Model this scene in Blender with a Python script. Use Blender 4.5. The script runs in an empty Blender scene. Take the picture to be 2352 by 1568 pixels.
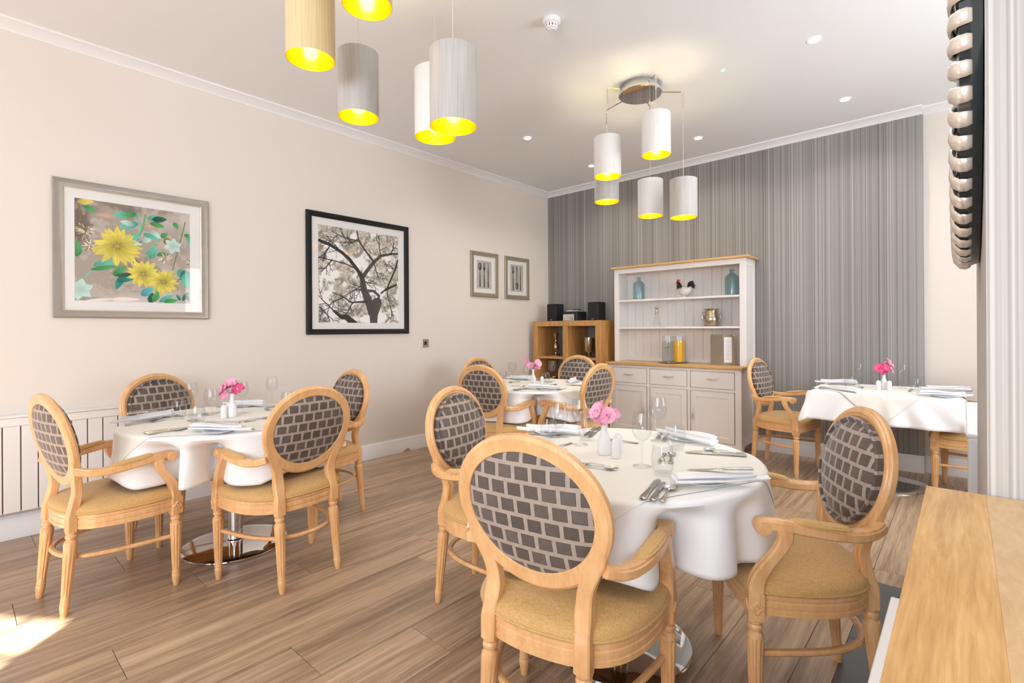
import bpy, bmesh, math, random
import numpy as np
from mathutils import Vector, Matrix
random.seed(7)
PI = math.pi
S = bpy.context.scene
COL = S.collection
# ------------------------------------------------------------------ camera
H = 1.22
YAW, ROLL = 0.730796, 0.0058466
f = Vector((-math.sin(YAW), math.cos(YAW), 0)); r0 = Vector((math.cos(YAW), math.sin(YAW), 0)); u0 = Vector((0, 0, 1))
r = r0 * math.cos(ROLL) - u0 * math.sin(ROLL); u = u0 * math.cos(ROLL) + r0 * math.sin(ROLL)
cam = bpy.data.cameras.new('camera'); co = bpy.data.objects.new('camera', cam); COL.objects.link(co)
co.matrix_world = Matrix(((r.x, u.x, -f.x, 0), (r.y, u.y, -f.y, 0), (r.z, u.z, -f.z, H), (0, 0, 0, 1)))
cam.sensor_fit = 'HORIZONTAL'; cam.sensor_width = 36; cam.lens = 1158.06 / 2352 * 36; cam.shift_y = -26.75 / 2352
cam.clip_start = 0.05
S.camera = co
# ------------------------------------------------------------------ world, sun, daylight, added fill lamps, exposure
S.view_settings.view_transform = 'Standard'; S.view_settings.look = 'None'
S.view_settings.gamma = 1; S.view_settings.use_curve_mapping = False
S.view_settings.exposure = 0.40
S.cycles.max_bounces = 10; S.cycles.diffuse_bounces = 6; S.cycles.glossy_bounces = 5
S.cycles.transmission_bounces = 10; S.cycles.transparent_max_bounces = 12
S.cycles.use_denoising = True; S.cycles.caustics_reflective = False; S.cycles.caustics_refractive = False
S.cycles.sample_clamp_indirect = 6
w = bpy.data.worlds.new('world'); S.world = w; w.use_nodes = True
bg = w.node_tree.nodes['Background']; bg.inputs[0].default_value = (0.80, 0.90, 1.0, 1); bg.inputs[1].default_value = 1.6
SUN_DIR = Vector((-0.682, 0.731, 0)).normalized(); SUN_EL = math.radians(31)
sd = (SUN_DIR * math.cos(SUN_EL) + Vector((0, 0, -math.sin(SUN_EL)))).normalized()
sl = bpy.data.lights.new('sun', 'SUN'); sl.energy = 34; sl.angle = 0.009; sl.color = (1, 0.95, 0.86)
so = bpy.data.objects.new('sun', sl); COL.objects.link(so); so.rotation_euler = sd.to_track_quat('-Z', 'Y').to_euler()
def area(name, loc, direction, sx, sy, power, color):
    l = bpy.data.lights.new(name, 'AREA'); l.shape = 'RECTANGLE'; l.size = sx; l.size_y = sy; l.energy = power; l.color = color
    o = bpy.data.objects.new(name, l); COL.objects.link(o); o.location = loc
    o.rotation_euler = Vector(direction).to_track_quat('-Z', 'Z').to_euler(); return o
ZC = 3.06                     # ceiling height
XL, YB, XR = -4.21, 5.44, 1.6  # left wall, back wall, right wall
DAY = (0.87, 0.94, 1.0)
# bay wall behind the camera: area lamps before its windows stand in for daylight, the second window is added; the right jamb and the head of the first one
# bound the sun patch whose corner lies at SUNP on the floor
BAYU = Vector((0.8106, 0.5856, 0)); BAYN = Vector((-0.5856, 0.8106, 0)); HEAD = 2.75; SILL = 0.75
SUNP = Vector((-2.82, 0.334, 0)); BAY0 = SUNP - SUN_DIR * (HEAD / math.tan(SUN_EL)) + BAYN * 0.04
WS0, WS1, W20, W21 = -2.4, 0.0, 0.30, 1.35
area('daylight_bay_window', BAY0 + BAYU * -1.2 + BAYN * 0.1 + Vector((0, 0, 1.75)), BAYN + Vector((0, 0, 0.32)), 2.4, 2.0, 68, DAY)
area('added_fill_second_bay', BAY0 + BAYU * 0.82 + BAYN * 0.1 + Vector((0, 0, 1.75)), BAYN + Vector((0, 0, 0.3)), 1.05, 2.0, 70, DAY)  # added fill lamp, placed before a made-up window with a closed blind
area('added_fill_side', Vector((XR - 0.08, 3.3, 1.7)), (-1, 0, 0.2), 1.5, 1.5, 52, (0.93, 0.96, 1.0))  # added area lamp; the blind-covered side window behind it is made up too
# ------------------------------------------------------------------ materials
def new_mat(name):
    m = bpy.data.materials.new(name); m.use_nodes = True
    nt = m.node_tree; return m, nt, nt.nodes['Principled BSDF']
def simple(name, col, rough=0.5, metal=0.0, spec=0.5, emis=None, es=0, coat=0, bump=None, var=0.0, sheen=0):
    m, nt, b = new_mat(name)
    b.inputs['Base Color'].default_value = (*col, 1); b.inputs['Roughness'].default_value = rough
    b.inputs['Metallic'].default_value = metal; b.inputs['Specular IOR Level'].default_value = spec
    b.inputs['Coat Weight'].default_value = coat; b.inputs['Sheen Weight'].default_value = sheen
    if emis: b.inputs['Emission Color'].default_value = (*emis, 1); b.inputs['Emission Strength'].default_value = es
    tc = nt.nodes.new('ShaderNodeTexCoord')
    n = nt.nodes.new('ShaderNodeTexNoise'); n.inputs['Scale'].default_value = bump[0] if bump else 12
    n.inputs['Detail'].default_value = 3; nt.links.new(tc.outputs['Object'], n.inputs['Vector'])
    if bump:
        bp = nt.nodes.new('ShaderNodeBump'); bp.inputs['Strength'].default_value = bump[1]; bp.inputs['Distance'].default_value = bump[2]
        nt.links.new(n.outputs['Fac'], bp.inputs['Height']); nt.links.new(bp.outputs['Normal'], b.inputs['Normal'])
    if var:
        mx = nt.nodes.new('ShaderNodeMix'); mx.data_type = 'RGBA'
        mx.inputs['A'].default_value = (*[c * (1 - var) for c in col], 1); mx.inputs['B'].default_value = (*[min(1, c * (1 + var)) for c in col], 1)
        nt.links.new(n.outputs['Fac'], mx.inputs['Factor']); nt.links.new(mx.outputs['Result'], b.inputs['Base Color'])
    return m
def ramp(nt, stops):
    rp = nt.nodes.new('ShaderNodeValToRGB'); e = rp.color_ramp.elements
    e[0].position = stops[0][0]; e[0].color = (*stops[0][1], 1); e[1].position = stops[-1][0]; e[1].color = (*stops[-1][1], 1)
    for p_, c_ in stops[1:-1]:
        x = e.new(p_); x.color = (*c_, 1)
    return rp
def wood(name, dark, light, scale=(1, 12, 12), nscale=3.0, rough=0.4, coat=0.15, vary=0.0, wave=0.0, mid=None, coord='Object', bumps=0.05):
    m, nt, b = new_mat(name); L = nt.links
    tc = nt.nodes.new('ShaderNodeTexCoord'); mp = nt.nodes.new('ShaderNodeMapping'); mp.inputs['Scale'].default_value = scale
    oi = nt.nodes.new('ShaderNodeObjectInfo')
    ad = nt.nodes.new('ShaderNodeVectorMath'); ad.operation = 'MULTIPLY_ADD'
    L.new(oi.outputs['Random'], ad.inputs[0]); ad.inputs[1].default_value = (37, 91, 53) if vary else (0, 0, 0); L.new(tc.outputs[coord], ad.inputs[2])
    L.new(ad.outputs[0], mp.inputs['Vector'])
    n = nt.nodes.new('ShaderNodeTexNoise'); n.inputs['Scale'].default_value = nscale; n.inputs['Detail'].default_value = 7; n.inputs['Roughness'].default_value = 0.62
    n.inputs['Distortion'].default_value = wave; L.new(mp.outputs[0], n.inputs['Vector'])
    n2 = nt.nodes.new('ShaderNodeTexNoise'); n2.inputs['Scale'].default_value = nscale * 6; n2.inputs['Detail'].default_value = 3; L.new(mp.outputs[0], n2.inputs['Vector'])
    mxn = nt.nodes.new('ShaderNodeMix'); mxn.inputs['Factor'].default_value = 0.3; L.new(n.outputs['Fac'], mxn.inputs['A']); L.new(n2.outputs['Fac'], mxn.inputs['B'])
    mid = mid or tuple((a + c) / 2 for a, c in zip(dark, light))
    rp = ramp(nt, [(0.33, dark), (0.5, mid), (0.66, light)]); L.new(mxn.outputs['Result'], rp.inputs['Fac'])
    out = rp.outputs['Color']
    if vary:
        hs = nt.nodes.new('ShaderNodeHueSaturation'); mr = nt.nodes.new('ShaderNodeMapRange'); mr.inputs['To Min'].default_value = 1 - vary; mr.inputs['To Max'].default_value = 1 + vary
        L.new(oi.outputs['Random'], mr.inputs['Value']); L.new(mr.outputs[0], hs.inputs['Value']); L.new(out, hs.inputs['Color']); out = hs.outputs['Color']
    L.new(out, b.inputs['Base Color']); b.inputs['Roughness'].default_value = rough; b.inputs['Coat Weight'].default_value = coat; b.inputs['Coat Roughness'].default_value = 0.25
    bp = nt.nodes.new('ShaderNodeBump'); bp.inputs['Strength'].default_value = bumps; bp.inputs['Distance'].default_value = 0.002
    L.new(mxn.outputs['Result'], bp.inputs['Height']); L.new(bp.outputs['Normal'], b.inputs['Normal'])
    return m
def stripes(name, cols, axis='X', freq=60):
    m, nt, b = new_mat(name); L = nt.links
    tc = nt.nodes.new('ShaderNodeTexCoord'); mp = nt.nodes.new('ShaderNodeMapping')
    mp.inputs['Scale'].default_value = (freq, freq, 0.02)
    L.new(tc.outputs['Object'], mp.inputs['Vector'])
    n = nt.nodes.new('ShaderNodeTexNoise'); n.inputs['Scale'].default_value = 1; n.inputs['Detail'].default_value = 2; L.new(mp.outputs[0], n.inputs['Vector'])
    mp2 = nt.nodes.new('ShaderNodeMapping'); mp2.inputs['Scale'].default_value = (freq / 9, freq / 9, 0.02); L.new(tc.outputs['Object'], mp2.inputs['Vector'])
    n2 = nt.nodes.new('ShaderNodeTexNoise'); n2.inputs['Scale'].default_value = 1; n2.inputs['Detail'].default_value = 1; L.new(mp2.outputs[0], n2.inputs['Vector'])
    mx = nt.nodes.new('ShaderNodeMix'); mx.inputs['Factor'].default_value = 0.22; L.new(n.outputs['Fac'], mx.inputs['A']); L.new(n2.outputs['Fac'], mx.inputs['B'])
    k = len(cols); rp = ramp(nt, [(0.34 + 0.32 * i / (k - 1), c) for i, c in enumerate(cols)]); L.new(mx.outputs['Result'], rp.inputs['Fac'])
    L.new(rp.outputs['Color'], b.inputs['Base Color']); b.inputs['Roughness'].default_value = 0.55
    bp = nt.nodes.new('ShaderNodeBump'); bp.inputs['Strength'].default_value = 0.15; bp.inputs['Distance'].default_value = 0.001
    L.new(n.outputs['Fac'], bp.inputs['Height']); L.new(bp.outputs['Normal'], b.inputs['Normal'])
    return m
def velvet(name, brick_d, brick_l, mortar):
    m, nt, b = new_mat(name); L = nt.links
    tc = nt.nodes.new('ShaderNodeTexCoord'); sx = nt.nodes.new('ShaderNodeSeparateXYZ'); cx = nt.nodes.new('ShaderNodeCombineXYZ')
    L.new(tc.outputs['Object'], sx.inputs[0]); L.new(sx.outputs['X'], cx.inputs['X']); L.new(sx.outputs['Z'], cx.inputs['Y'])
    br = nt.nodes.new('ShaderNodeTexBrick'); L.new(cx.outputs[0], br.inputs['Vector'])
    br.inputs['Scale'].default_value = 1; br.inputs['Brick Width'].default_value = 0.051; br.inputs['Row Height'].default_value = 0.046
    br.inputs['Mortar Size'].default_value = 0.0062; br.inputs['Mortar Smooth'].default_value = 0.12; br.offset = 0.5; br.squash = 1
    br.inputs['Color1'].default_value = (*brick_d, 1); br.inputs['Color2'].default_value = (*brick_l, 1); br.inputs['Mortar'].default_value = (*mortar, 1)
    # dark line at the edge of each pile block
    br2 = nt.nodes.new('ShaderNodeTexBrick'); L.new(cx.outputs[0], br2.inputs['Vector'])
    for k_, v_ in (('Scale', 1), ('Brick Width', 0.051), ('Row Height', 0.046), ('Mortar Size', 0.0076), ('Mortar Smooth', 0.1)): br2.inputs[k_].default_value = v_
    br2.offset = 0.5; br2.squash = 1
    df = nt.nodes.new('ShaderNodeMath'); df.operation = 'SUBTRACT'; L.new(br2.outputs['Fac'], df.inputs[0]); L.new(br.outputs['Fac'], df.inputs[1])
    dm = nt.nodes.new('ShaderNodeMath'); dm.operation = 'MULTIPLY'; dm.use_clamp = True; dm.inputs[1].default_value = 0.6; L.new(df.outputs[0], dm.inputs[0])
    n = nt.nodes.new('ShaderNodeTexNoise'); n.inputs['Scale'].default_value = 60; n.inputs['Detail'].default_value = 4; L.new(tc.outputs['Object'], n.inputs['Vector'])
    mr = nt.nodes.new('ShaderNodeMapRange'); mr.inputs['To Min'].default_value = 0.75; mr.inputs['To Max'].default_value = 1.25; L.new(n.outputs['Fac'], mr.inputs['Value'])
    hs = nt.nodes.new('ShaderNodeHueSaturation'); L.new(mr.outputs[0], hs.inputs['Value']); L.new(br.outputs['Color'], hs.inputs['Color'])
    mx = nt.nodes.new('ShaderNodeMix'); mx.data_type = 'RGBA'; L.new(dm.outputs[0], mx.inputs['Factor']); L.new(hs.outputs['Color'], mx.inputs['A']); mx.inputs['B'].default_value = (0.03, 0.022, 0.018, 1)
    L.new(mx.outputs['Result'], b.inputs['Base Color']); b.inputs['Roughness'].default_value = 0.65
    b.inputs['Sheen Weight'].default_value = 0.35; b.inputs['Sheen Roughness'].default_value = 0.4
    inv = nt.nodes.new('ShaderNodeMath'); inv.operation = 'SUBTRACT'; inv.inputs[0].default_value = 1; L.new(br.outputs['Fac'], inv.inputs[1])
    bp = nt.nodes.new('ShaderNodeBump'); bp.inputs['Strength'].default_value = 0.5; bp.inputs['Distance'].default_value = 0.003
    L.new(inv.outputs[0], bp.inputs['Height']); L.new(bp.outputs['Normal'], b.inputs['Normal'])
    return m
def weave(name, col, col2, scale=260, rough=0.8):
    m, nt, b = new_mat(name); L = nt.links
    tc = nt.nodes.new('ShaderNodeTexCoord')
    o = []
    for sc in ((1, 0.12, 1), (0.12, 1, 1)):
        mp = nt.nodes.new('ShaderNodeMapping'); mp.inputs['Scale'].default_value = sc; L.new(tc.outputs['Object'], mp.inputs['Vector'])
        n = nt.nodes.new('ShaderNodeTexNoise'); n.inputs['Scale'].default_value = scale; n.inputs['Detail'].default_value = 2; L.new(mp.outputs[0], n.inputs['Vector']); o.append(n)
    a = nt.nodes.new('ShaderNodeMath'); a.operation = 'ADD'; L.new(o[0].outputs['Fac'], a.inputs[0]); L.new(o[1].outputs['Fac'], a.inputs[1])
    mr = nt.nodes.new('ShaderNodeMapRange'); mr.inputs['From Min'].default_value = 0.75; mr.inputs['From Max'].default_value = 1.25; L.new(a.outputs[0], mr.inputs['Value'])
    mx = nt.nodes.new('ShaderNodeMix'); mx.data_type = 'RGBA'; mx.inputs['A'].default_value = (*col, 1); mx.inputs['B'].default_value = (*col2, 1)
    L.new(mr.outputs[0], mx.inputs['Factor']); L.new(mx.outputs['Result'], b.inputs['Base Color']); b.inputs['Roughness'].default_value = rough
    b.inputs['Sheen Weight'].default_value = 0.2
    bp = nt.nodes.new('ShaderNodeBump'); bp.inputs['Strength'].default_value = 0.12; bp.inputs['Distance'].default_value = 0.0006
    L.new(a.outputs[0], bp.inputs['Height']); L.new(bp.outputs['Normal'], b.inputs['Normal'])
    return m
def glass(name, col=(1, 1, 1), rough=0.0, ior=1.45):
    m, nt, b = new_mat(name); b.inputs['Base Color'].default_value = (*col, 1); b.inputs['Transmission Weight'].default_value = 1
    b.inputs['Roughness'].default_value = rough; b.inputs['IOR'].default_value = ior; return m
def clear_sheet(name, ior=1.45, tint=(1, 1, 1)):   # flat pane: transparent with a weak Fresnel reflection
    m = bpy.data.materials.new(name); m.use_nodes = True; nt = m.node_tree; nt.nodes.clear()
    o = nt.nodes.new('ShaderNodeOutputMaterial'); t = nt.nodes.new('ShaderNodeBsdfTransparent'); g = nt.nodes.new('ShaderNodeBsdfGlossy'); g.inputs['Roughness'].default_value = 0.02
    fr = nt.nodes.new('ShaderNodeFresnel'); fr.inputs['IOR'].default_value = 1.45; mx = nt.nodes.new('ShaderNodeMixShader')
    ge = nt.nodes.new('ShaderNodeNewGeometry'); iv = nt.nodes.new('ShaderNodeMath'); iv.operation = 'SUBTRACT'; iv.inputs[0].default_value = 1
    ml = nt.nodes.new('ShaderNodeMath'); ml.operation = 'MULTIPLY'; nt.links.new(ge.outputs['Backfacing'], iv.inputs[1]); nt.links.new(iv.outputs[0], ml.inputs[0]); nt.links.new(fr.outputs[0], ml.inputs[1])
    fr.inputs['IOR'].default_value = ior; t.inputs['Color'].default_value = (*tint, 1)
    nt.links.new(ml.outputs[0], mx.inputs[0]); nt.links.new(t.outputs[0], mx.inputs[1]); nt.links.new(g.outputs[0], mx.inputs[2]); nt.links.new(mx.outputs[0], o.inputs[0]); return m
def painted(name, rough=0.6):
    m, nt, b = new_mat(name); a = nt.nodes.new('ShaderNodeVertexColor'); a.layer_name = 'paint'
    nt.links.new(a.outputs['Color'], b.inputs['Base Color']); b.inputs['Roughness'].default_value = rough; return m
M = dict(
    ceiling=simple('ceiling_paint', (0.87, 0.895, 0.92), 0.75, bump=(90, 0.03, 0.001)),
    wall=simple('cream_wall_paint', (0.78, 0.725, 0.665), 0.7, bump=(60, 0.04, 0.001)),
    white=simple('white_gloss_paint', (0.87, 0.88, 0.90), 0.35),
    cover=simple('white_board_paint', (0.84, 0.84, 0.83), 0.45),
    groove=simple('groove_brown', (0.16, 0.085, 0.08), 0.8),  # dark brown of the board grooves and plank joints
    stripe=stripes('striped_wallpaper', [(0.14, 0.128, 0.117), (0.225, 0.212, 0.20), (0.275, 0.262, 0.25), (0.40, 0.39, 0.38)], freq=95),
    stripe_l=stripes('light_striped_wallpaper', [(0.36, 0.35, 0.34), (0.49, 0.475, 0.46), (0.55, 0.545, 0.54), (0.70, 0.70, 0.70)], freq=260),
    floor=wood('vinyl_plank', (0.185, 0.115, 0.075), (0.58, 0.43, 0.30), (26, 1.1, 8), 0.95, 0.36, 0.12, vary=0.13, wave=0.5, mid=(0.40, 0.278, 0.182)),
    slate=simple('slate_tile', (0.085, 0.09, 0.095), 0.4, var=0.25, bump=(8, 0.1, 0.002)),
    beech=wood('beech_wood', (0.66, 0.345, 0.14), (0.84, 0.525, 0.26), (9, 9, 2.2), 2.0, 0.32, 0.3, mid=(0.76, 0.44, 0.20), bumps=0.02),
    oak=wood('oak_wood', (0.40, 0.19, 0.055), (0.66, 0.38, 0.14), (14, 14, 1.6), 1.4, 0.4, 0.15, mid=(0.54, 0.285, 0.09)),
    oak_top=wood('oak_top_wood', (0.52, 0.28, 0.09), (0.72, 0.46, 0.20), (1.6, 14, 14), 1.4, 0.4, 0.15),
    counter=wood('oak_counter_wood', (0.54, 0.265, 0.055), (0.86, 0.56, 0.22), (38, 2.4, 8), 1.1, 0.34, 0.25, wave=1.2, mid=(0.73, 0.415, 0.125)),
    counter2=wood('oak_counter_light_wood', (0.60, 0.36, 0.14), (0.80, 0.56, 0.28), (16, 4, 8), 1.2, 0.34, 0.25, wave=2.0),
    cream=simple('cream_furniture_paint', (0.81, 0.775, 0.75), 0.45),
    velvet=velvet('brick_velvet', (0.085, 0.066, 0.055), (0.125, 0.10, 0.086), (0.38, 0.31, 0.265)),
    gold=weave('mustard_upholstery', (0.50, 0.29, 0.09), (0.68, 0.44, 0.18), scale=520),
    cloth=simple('white_linen', (0.90, 0.905, 0.925), 0.75, bump=(500, 0.08, 0.0006), sheen=0.2),
    overlay=simple('ivory_linen', (0.87, 0.85, 0.79), 0.75, bump=(500, 0.08, 0.0006), sheen=0.2),
    napkin=simple('white_napkin_linen', (0.86, 0.87, 0.90), 0.75, bump=(400, 0.1, 0.0006)),
    chrome=simple('polished_chrome', (0.80, 0.80, 0.81), 0.05, 1.0),
    steel=simple('cutlery_steel', (0.72, 0.71, 0.70), 0.16, 1.0),
    nickel=simple('brushed_nickel', (0.60, 0.57, 0.53), 0.3, 1.0),
    antique=simple('antique_silver', (0.52, 0.45, 0.36), 0.22, 1.0, var=0.35),
    black=simple('black_plastic', (0.012, 0.012, 0.014), 0.4),
    blackcloth=simple('black_speaker_cloth', (0.012, 0.012, 0.014), 0.85, bump=(900, 0.4, 0.001)),
    blackgloss=simple('black_frame_lacquer', (0.006, 0.006, 0.007), 0.45, spec=0.3),
    tabletop=wood('dark_tabletop_wood', (0.16, 0.07, 0.03), (0.30, 0.15, 0.07), (12, 2, 8), 2, 0.4),
    china=simple('white_china', (0.86, 0.865, 0.88), 0.22, coat=0.2),
    glass=clear_sheet('clear_glass', 1.6, (0.975, 0.98, 0.985)), bottle=clear_sheet('blue_grey_glass', 1.6, (0.80, 0.885, 0.90)),
    pane=clear_sheet('picture_glass'),
    mat=simple('white_mat_board', (0.84, 0.83, 0.81), 0.7),
    silverframe=simple('brushed_pewter_frame', (0.36, 0.33, 0.30), 0.38, 0.55, var=0.12),
    champagne=simple('champagne_frame', (0.42, 0.38, 0.28), 0.35, 0.6),
    lip=simple('champagne_edge', (0.72, 0.66, 0.55), 0.3, 0.5),
    paint=painted('printed_picture'),
    pink=simple('pale_pink_petal', (0.88, 0.42, 0.58), 0.6, var=0.15), pink2=simple('deep_pink_petal', (0.80, 0.10, 0.28), 0.6, var=0.2),
    green=simple('leaf_green', (0.16, 0.32, 0.09), 0.5, var=0.3),
    lining=simple('gold_shade_lining', (1.0, 0.68, 0.02), 0.26, 0.9, coat=0.8),
    bulb=simple('lit_bulb', (1, 0.9, 0.7), 0.3, emis=(1, 0.86, 0.55), es=70),
    cord=simple('clear_cord', (0.72, 0.68, 0.62), 0.4),
    led=simple('downlight_lens', (1, 1, 1), 0.3, emis=(1, 0.97, 0.93), es=22),
    green_led=simple('green_indicator', (0.1, 1, 0.4), 0.3, emis=(0.08, 1.0, 0.35), es=3),
    juice=simple('orange_juice', (0.95, 0.50, 0.0), 0.3, coat=0.3),
    water=clear_sheet('water', 1.33, (0.95, 0.96, 0.955)),
    menu=simple('taupe_menu_leatherette', (0.30, 0.26, 0.20), 0.55, bump=(300, 0.2, 0.001)),
    paper=simple('menu_paper', (0.85, 0.84, 0.84), 0.7), ink=simple('grey_ink', (0.25, 0.25, 0.27), 0.7),
    brass=simple('brass_corner', (0.80, 0.62, 0.30), 0.25, 1.0),
    enamel_w=simple('white_rooster_glaze', (0.75, 0.71, 0.66), 0.25, var=0.15), enamel_b=simple('black_rooster_glaze', (0.012, 0.012, 0.012), 0.2),
    red=simple('red_rooster_glaze', (0.65, 0.02, 0.02), 0.3),
    silverplastic=simple('silver_plastic', (0.62, 0.61, 0.59), 0.35, 0.3),
    pewterrib=simple('satin_silver_rib', (0.84, 0.79, 0.73), 0.28, 0.55), mirrorblack=simple('black_mirror_frame', (0.02, 0.03, 0.035), 0.15, coat=0.6),
    mirror=simple('mirror_glass', (0.85, 0.87, 0.88), 0.01, 1.0),
    fig_plaster=simple('bare_plaster', (0.55, 0.38, 0.28), 0.9),
)
def shade_mat(name, c1, c2, trans):
    m, nt, b = new_mat(name); L = nt.links
    tc = nt.nodes.new('ShaderNodeTexCoord'); mp = nt.nodes.new('ShaderNodeMapping'); mp.inputs['Scale'].default_value = (240, 240, 2.5); L.new(tc.outputs['Object'], mp.inputs['Vector'])
    n = nt.nodes.new('ShaderNodeTexNoise'); n.inputs['Scale'].default_value = 1.5; n.inputs['Detail'].default_value = 4; L.new(mp.outputs[0], n.inputs['Vector'])
    rp = ramp(nt, [(0.35, c1), (0.65, c2)]); L.new(n.outputs['Fac'], rp.inputs['Fac']); L.new(rp.outputs['Color'], b.inputs['Base Color']); b.inputs['Roughness'].default_value = 0.5
    b.inputs['Sheen Weight'].default_value = 0.3
    return m
M['shade_grey'] = shade_mat('grey_silk_shade', (0.42, 0.415, 0.40), (0.55, 0.54, 0.53), 0)
M['shade_white'] = shade_mat('white_silk_shade', (0.78, 0.77, 0.75), (0.86, 0.85, 0.84), 0)
M['shade_gold'] = shade_mat('gold_silk_shade', (0.66, 0.51, 0.26), (0.78, 0.64, 0.37), 0)
# ------------------------------------------------------------------ mesh helpers
class MB:
    def __init__(s): s.v = []; s.f = []; s.sm = []; s.mi = []
    def add(s, vs, fs, smooth=False, mi=0):
        o = len(s.v); s.v += [tuple(p) for p in vs]; s.f += [tuple(i + o for i in q) for q in fs]; s.sm += [smooth] * len(fs); s.mi += [mi] * len(fs); return s
    def box(s, x0, x1, y0, y1, z0, z1, bev=0.0, mi=0):
        x0, x1 = sorted((x0, x1)); y0, y1 = sorted((y0, y1)); z0, z1 = sorted((z0, z1))
        if bev <= 0:
            v = [(x, y, z) for z in (z0, z1) for y in (y0, y1) for x in (x0, x1)]
            return s.add(v, [(0, 2, 3, 1), (4, 5, 7, 6), (0, 1, 5, 4), (2, 6, 7, 3), (0, 4, 6, 2), (1, 3, 7, 5)], mi=mi)
        b = min(bev, (x1 - x0) / 2.1, (y1 - y0) / 2.1, (z1 - z0) / 2.1)
        def ring(i, z): return [(x0 + i, y0 + (b - 0 if i == 0 else i), z), (0, 0, 0)]
        v = []
        def oct_(ins, z, c):   # rectangle with cut corners
            X0, X1, Y0, Y1 = x0 + ins, x1 - ins, y0 + ins, y1 - ins
            return [(X0 + c, Y0, z), (X1 - c, Y0, z), (X1, Y0 + c, z), (X1, Y1 - c, z), (X1 - c, Y1, z), (X0 + c, Y1, z), (X0, Y1 - c, z), (X0, Y0 + c, z)]
        v = oct_(b, z0, b * 0.3) + oct_(0, z0 + b, b) + oct_(0, z1 - b, b) + oct_(b, z1, b * 0.3)
        fs = [tuple(range(7, -1, -1)), tuple(range(24, 32))]
        for k in range(3):
            for i in range(8): fs.append((k * 8 + i, k * 8 + (i + 1) % 8, (k + 1) * 8 + (i + 1) % 8, (k + 1) * 8 + i))
        return s.add(v, fs, mi=mi)
    def loft(s, rings, closed=True, cap=True, smooth=True, loop=False, mi=0):
        n = len(rings[0]); vs = [p for rg in rings for p in rg]; fs = []; m_ = len(rings)
        for k in range(m_ if loop else m_ - 1):
            a, b_ = k * n, ((k + 1) % m_) * n
            for i in range(n if closed else n - 1):
                j = (i + 1) % n; fs.append((a + i, a + j, b_ + j, b_ + i))
        o = len(s.v); s.add(vs, fs, smooth, mi)
        if cap and not loop and closed:
            s.f.append(tuple(o + i for i in range(n - 1, -1, -1))); s.sm.append(False); s.mi.append(mi)
            s.f.append(tuple(o + (m_ - 1) * n + i for i in range(n))); s.sm.append(False); s.mi.append(mi)
        return s
    def lathe(s, prof, n=24, c=(0, 0, 0), smooth=True, cap=True, flute=None, mi=0, top=None):
        rings = []
        for (rr, z) in prof:
            rg = []
            for i in range(n):
                a = 2 * PI * i / n; q = rr
                if flute and flute[0] < z < flute[1]: q = rr * (1 - flute[3] * (0.5 + 0.5 * math.cos(flute[2] * a)) ** 2)
                ox, oy = (0, 0)
                if top: t = z / top[2]; ox, oy = top[0] * t, top[1] * t
                rg.append((c[0] + q * math.cos(a) + ox, c[1] + q * math.sin(a) + oy, c[2] + z))
            rings.append(rg)
        return s.loft(rings, cap=cap, smooth=smooth, mi=mi)
    def tube(s, pts, rad, n=10, loop=False, smooth=True, up=None, sx=1.0, mi=0):
        P = [Vector(p) for p in pts]; m_ = len(P); rings = []; nrm = None
        for i in range(m_):
            if loop: t = (P[(i + 1) % m_] - P[i - 1]).normalized()
            else: t = (P[min(i + 1, m_ - 1)] - P[max(i - 1, 0)]).normalized()
            if up is not None: nrm = (Vector(up) - t * t.dot(Vector(up))).normalized()
            elif nrm is None:
                a = Vector((0, 0, 1)) if abs(t.z) < 0.9 else Vector((1, 0, 0)); nrm = (a - t * t.dot(a)).normalized()
            else: nrm = (nrm - t * t.dot(nrm)).normalized()
            bn = t.cross(nrm); rr = rad[i] if hasattr(rad, '__len__') else rad
            rings.append([P[i] + nrm * (rr * math.cos(2 * PI * k / n)) + bn * (rr * sx * math.sin(2 * PI * k / n)) for k in range(n)])
        return s.loft(rings, loop=loop, smooth=smooth, mi=mi)
    def build(s, name, mat, parent=None, sharp=33):
        me = bpy.data.meshes.new(name); me.from_pydata(s.v, [], s.f)
        me.polygons.foreach_set('use_smooth', s.sm)
        for m_ in (mat if isinstance(mat, (list, tuple)) else [mat]): me.materials.append(M[m_] if isinstance(m_, str) else m_)
        if any(s.mi): me.polygons.foreach_set('material_index', s.mi)
        bm = bmesh.new(); bm.from_mesh(me); bmesh.ops.recalc_face_normals(bm, faces=bm.faces); bm.to_mesh(me); bm.free()
        me.polygons.foreach_set('use_smooth', [True] * len(me.polygons)); me.set_sharp_from_angle(angle=math.radians(sharp))
        o = bpy.data.objects.new(name, me); COL.objects.link(o); o.parent = parent; return o
def tag(o, label=None, cat=None, group=None, kind=None):
    if label: o['label'] = label
    if cat: o['category'] = cat
    if group: o['group'] = group
    if kind: o['kind'] = kind
    return o
def empty(name, loc=(0, 0, 0), rz=0, label=None, cat=None, group=None, kind=None):
    o = bpy.data.objects.new(name, None); COL.objects.link(o); o.location = loc; o.rotation_euler = (0, 0, rz); o.empty_display_size = 0.1
    return tag(o, label, cat, group, kind)
def copy_tree(o, parent=None):
    c = o.copy(); COL.objects.link(c); c.parent = parent
    for ch in [x for x in o.children]: copy_tree(ch, c)
    return c
def place(proto, used, loc, rz, label, group=None):
    """first use takes the prototype itself, later ones copy it"""
    o = proto if not used else copy_tree(proto)
    o.location = loc; o.rotation_euler = (0, 0, rz); o['label'] = label
    if group: o['group'] = group
    return o
def structure(mb, name, mat, parent=None):
    o = mb.build(name, mat, parent)
    if parent is None: o['kind'] = 'structure'
    return o
# ================================================================== ROOM SHELL
BX = lambda s_: BAY0 + BAYU * s_
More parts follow.
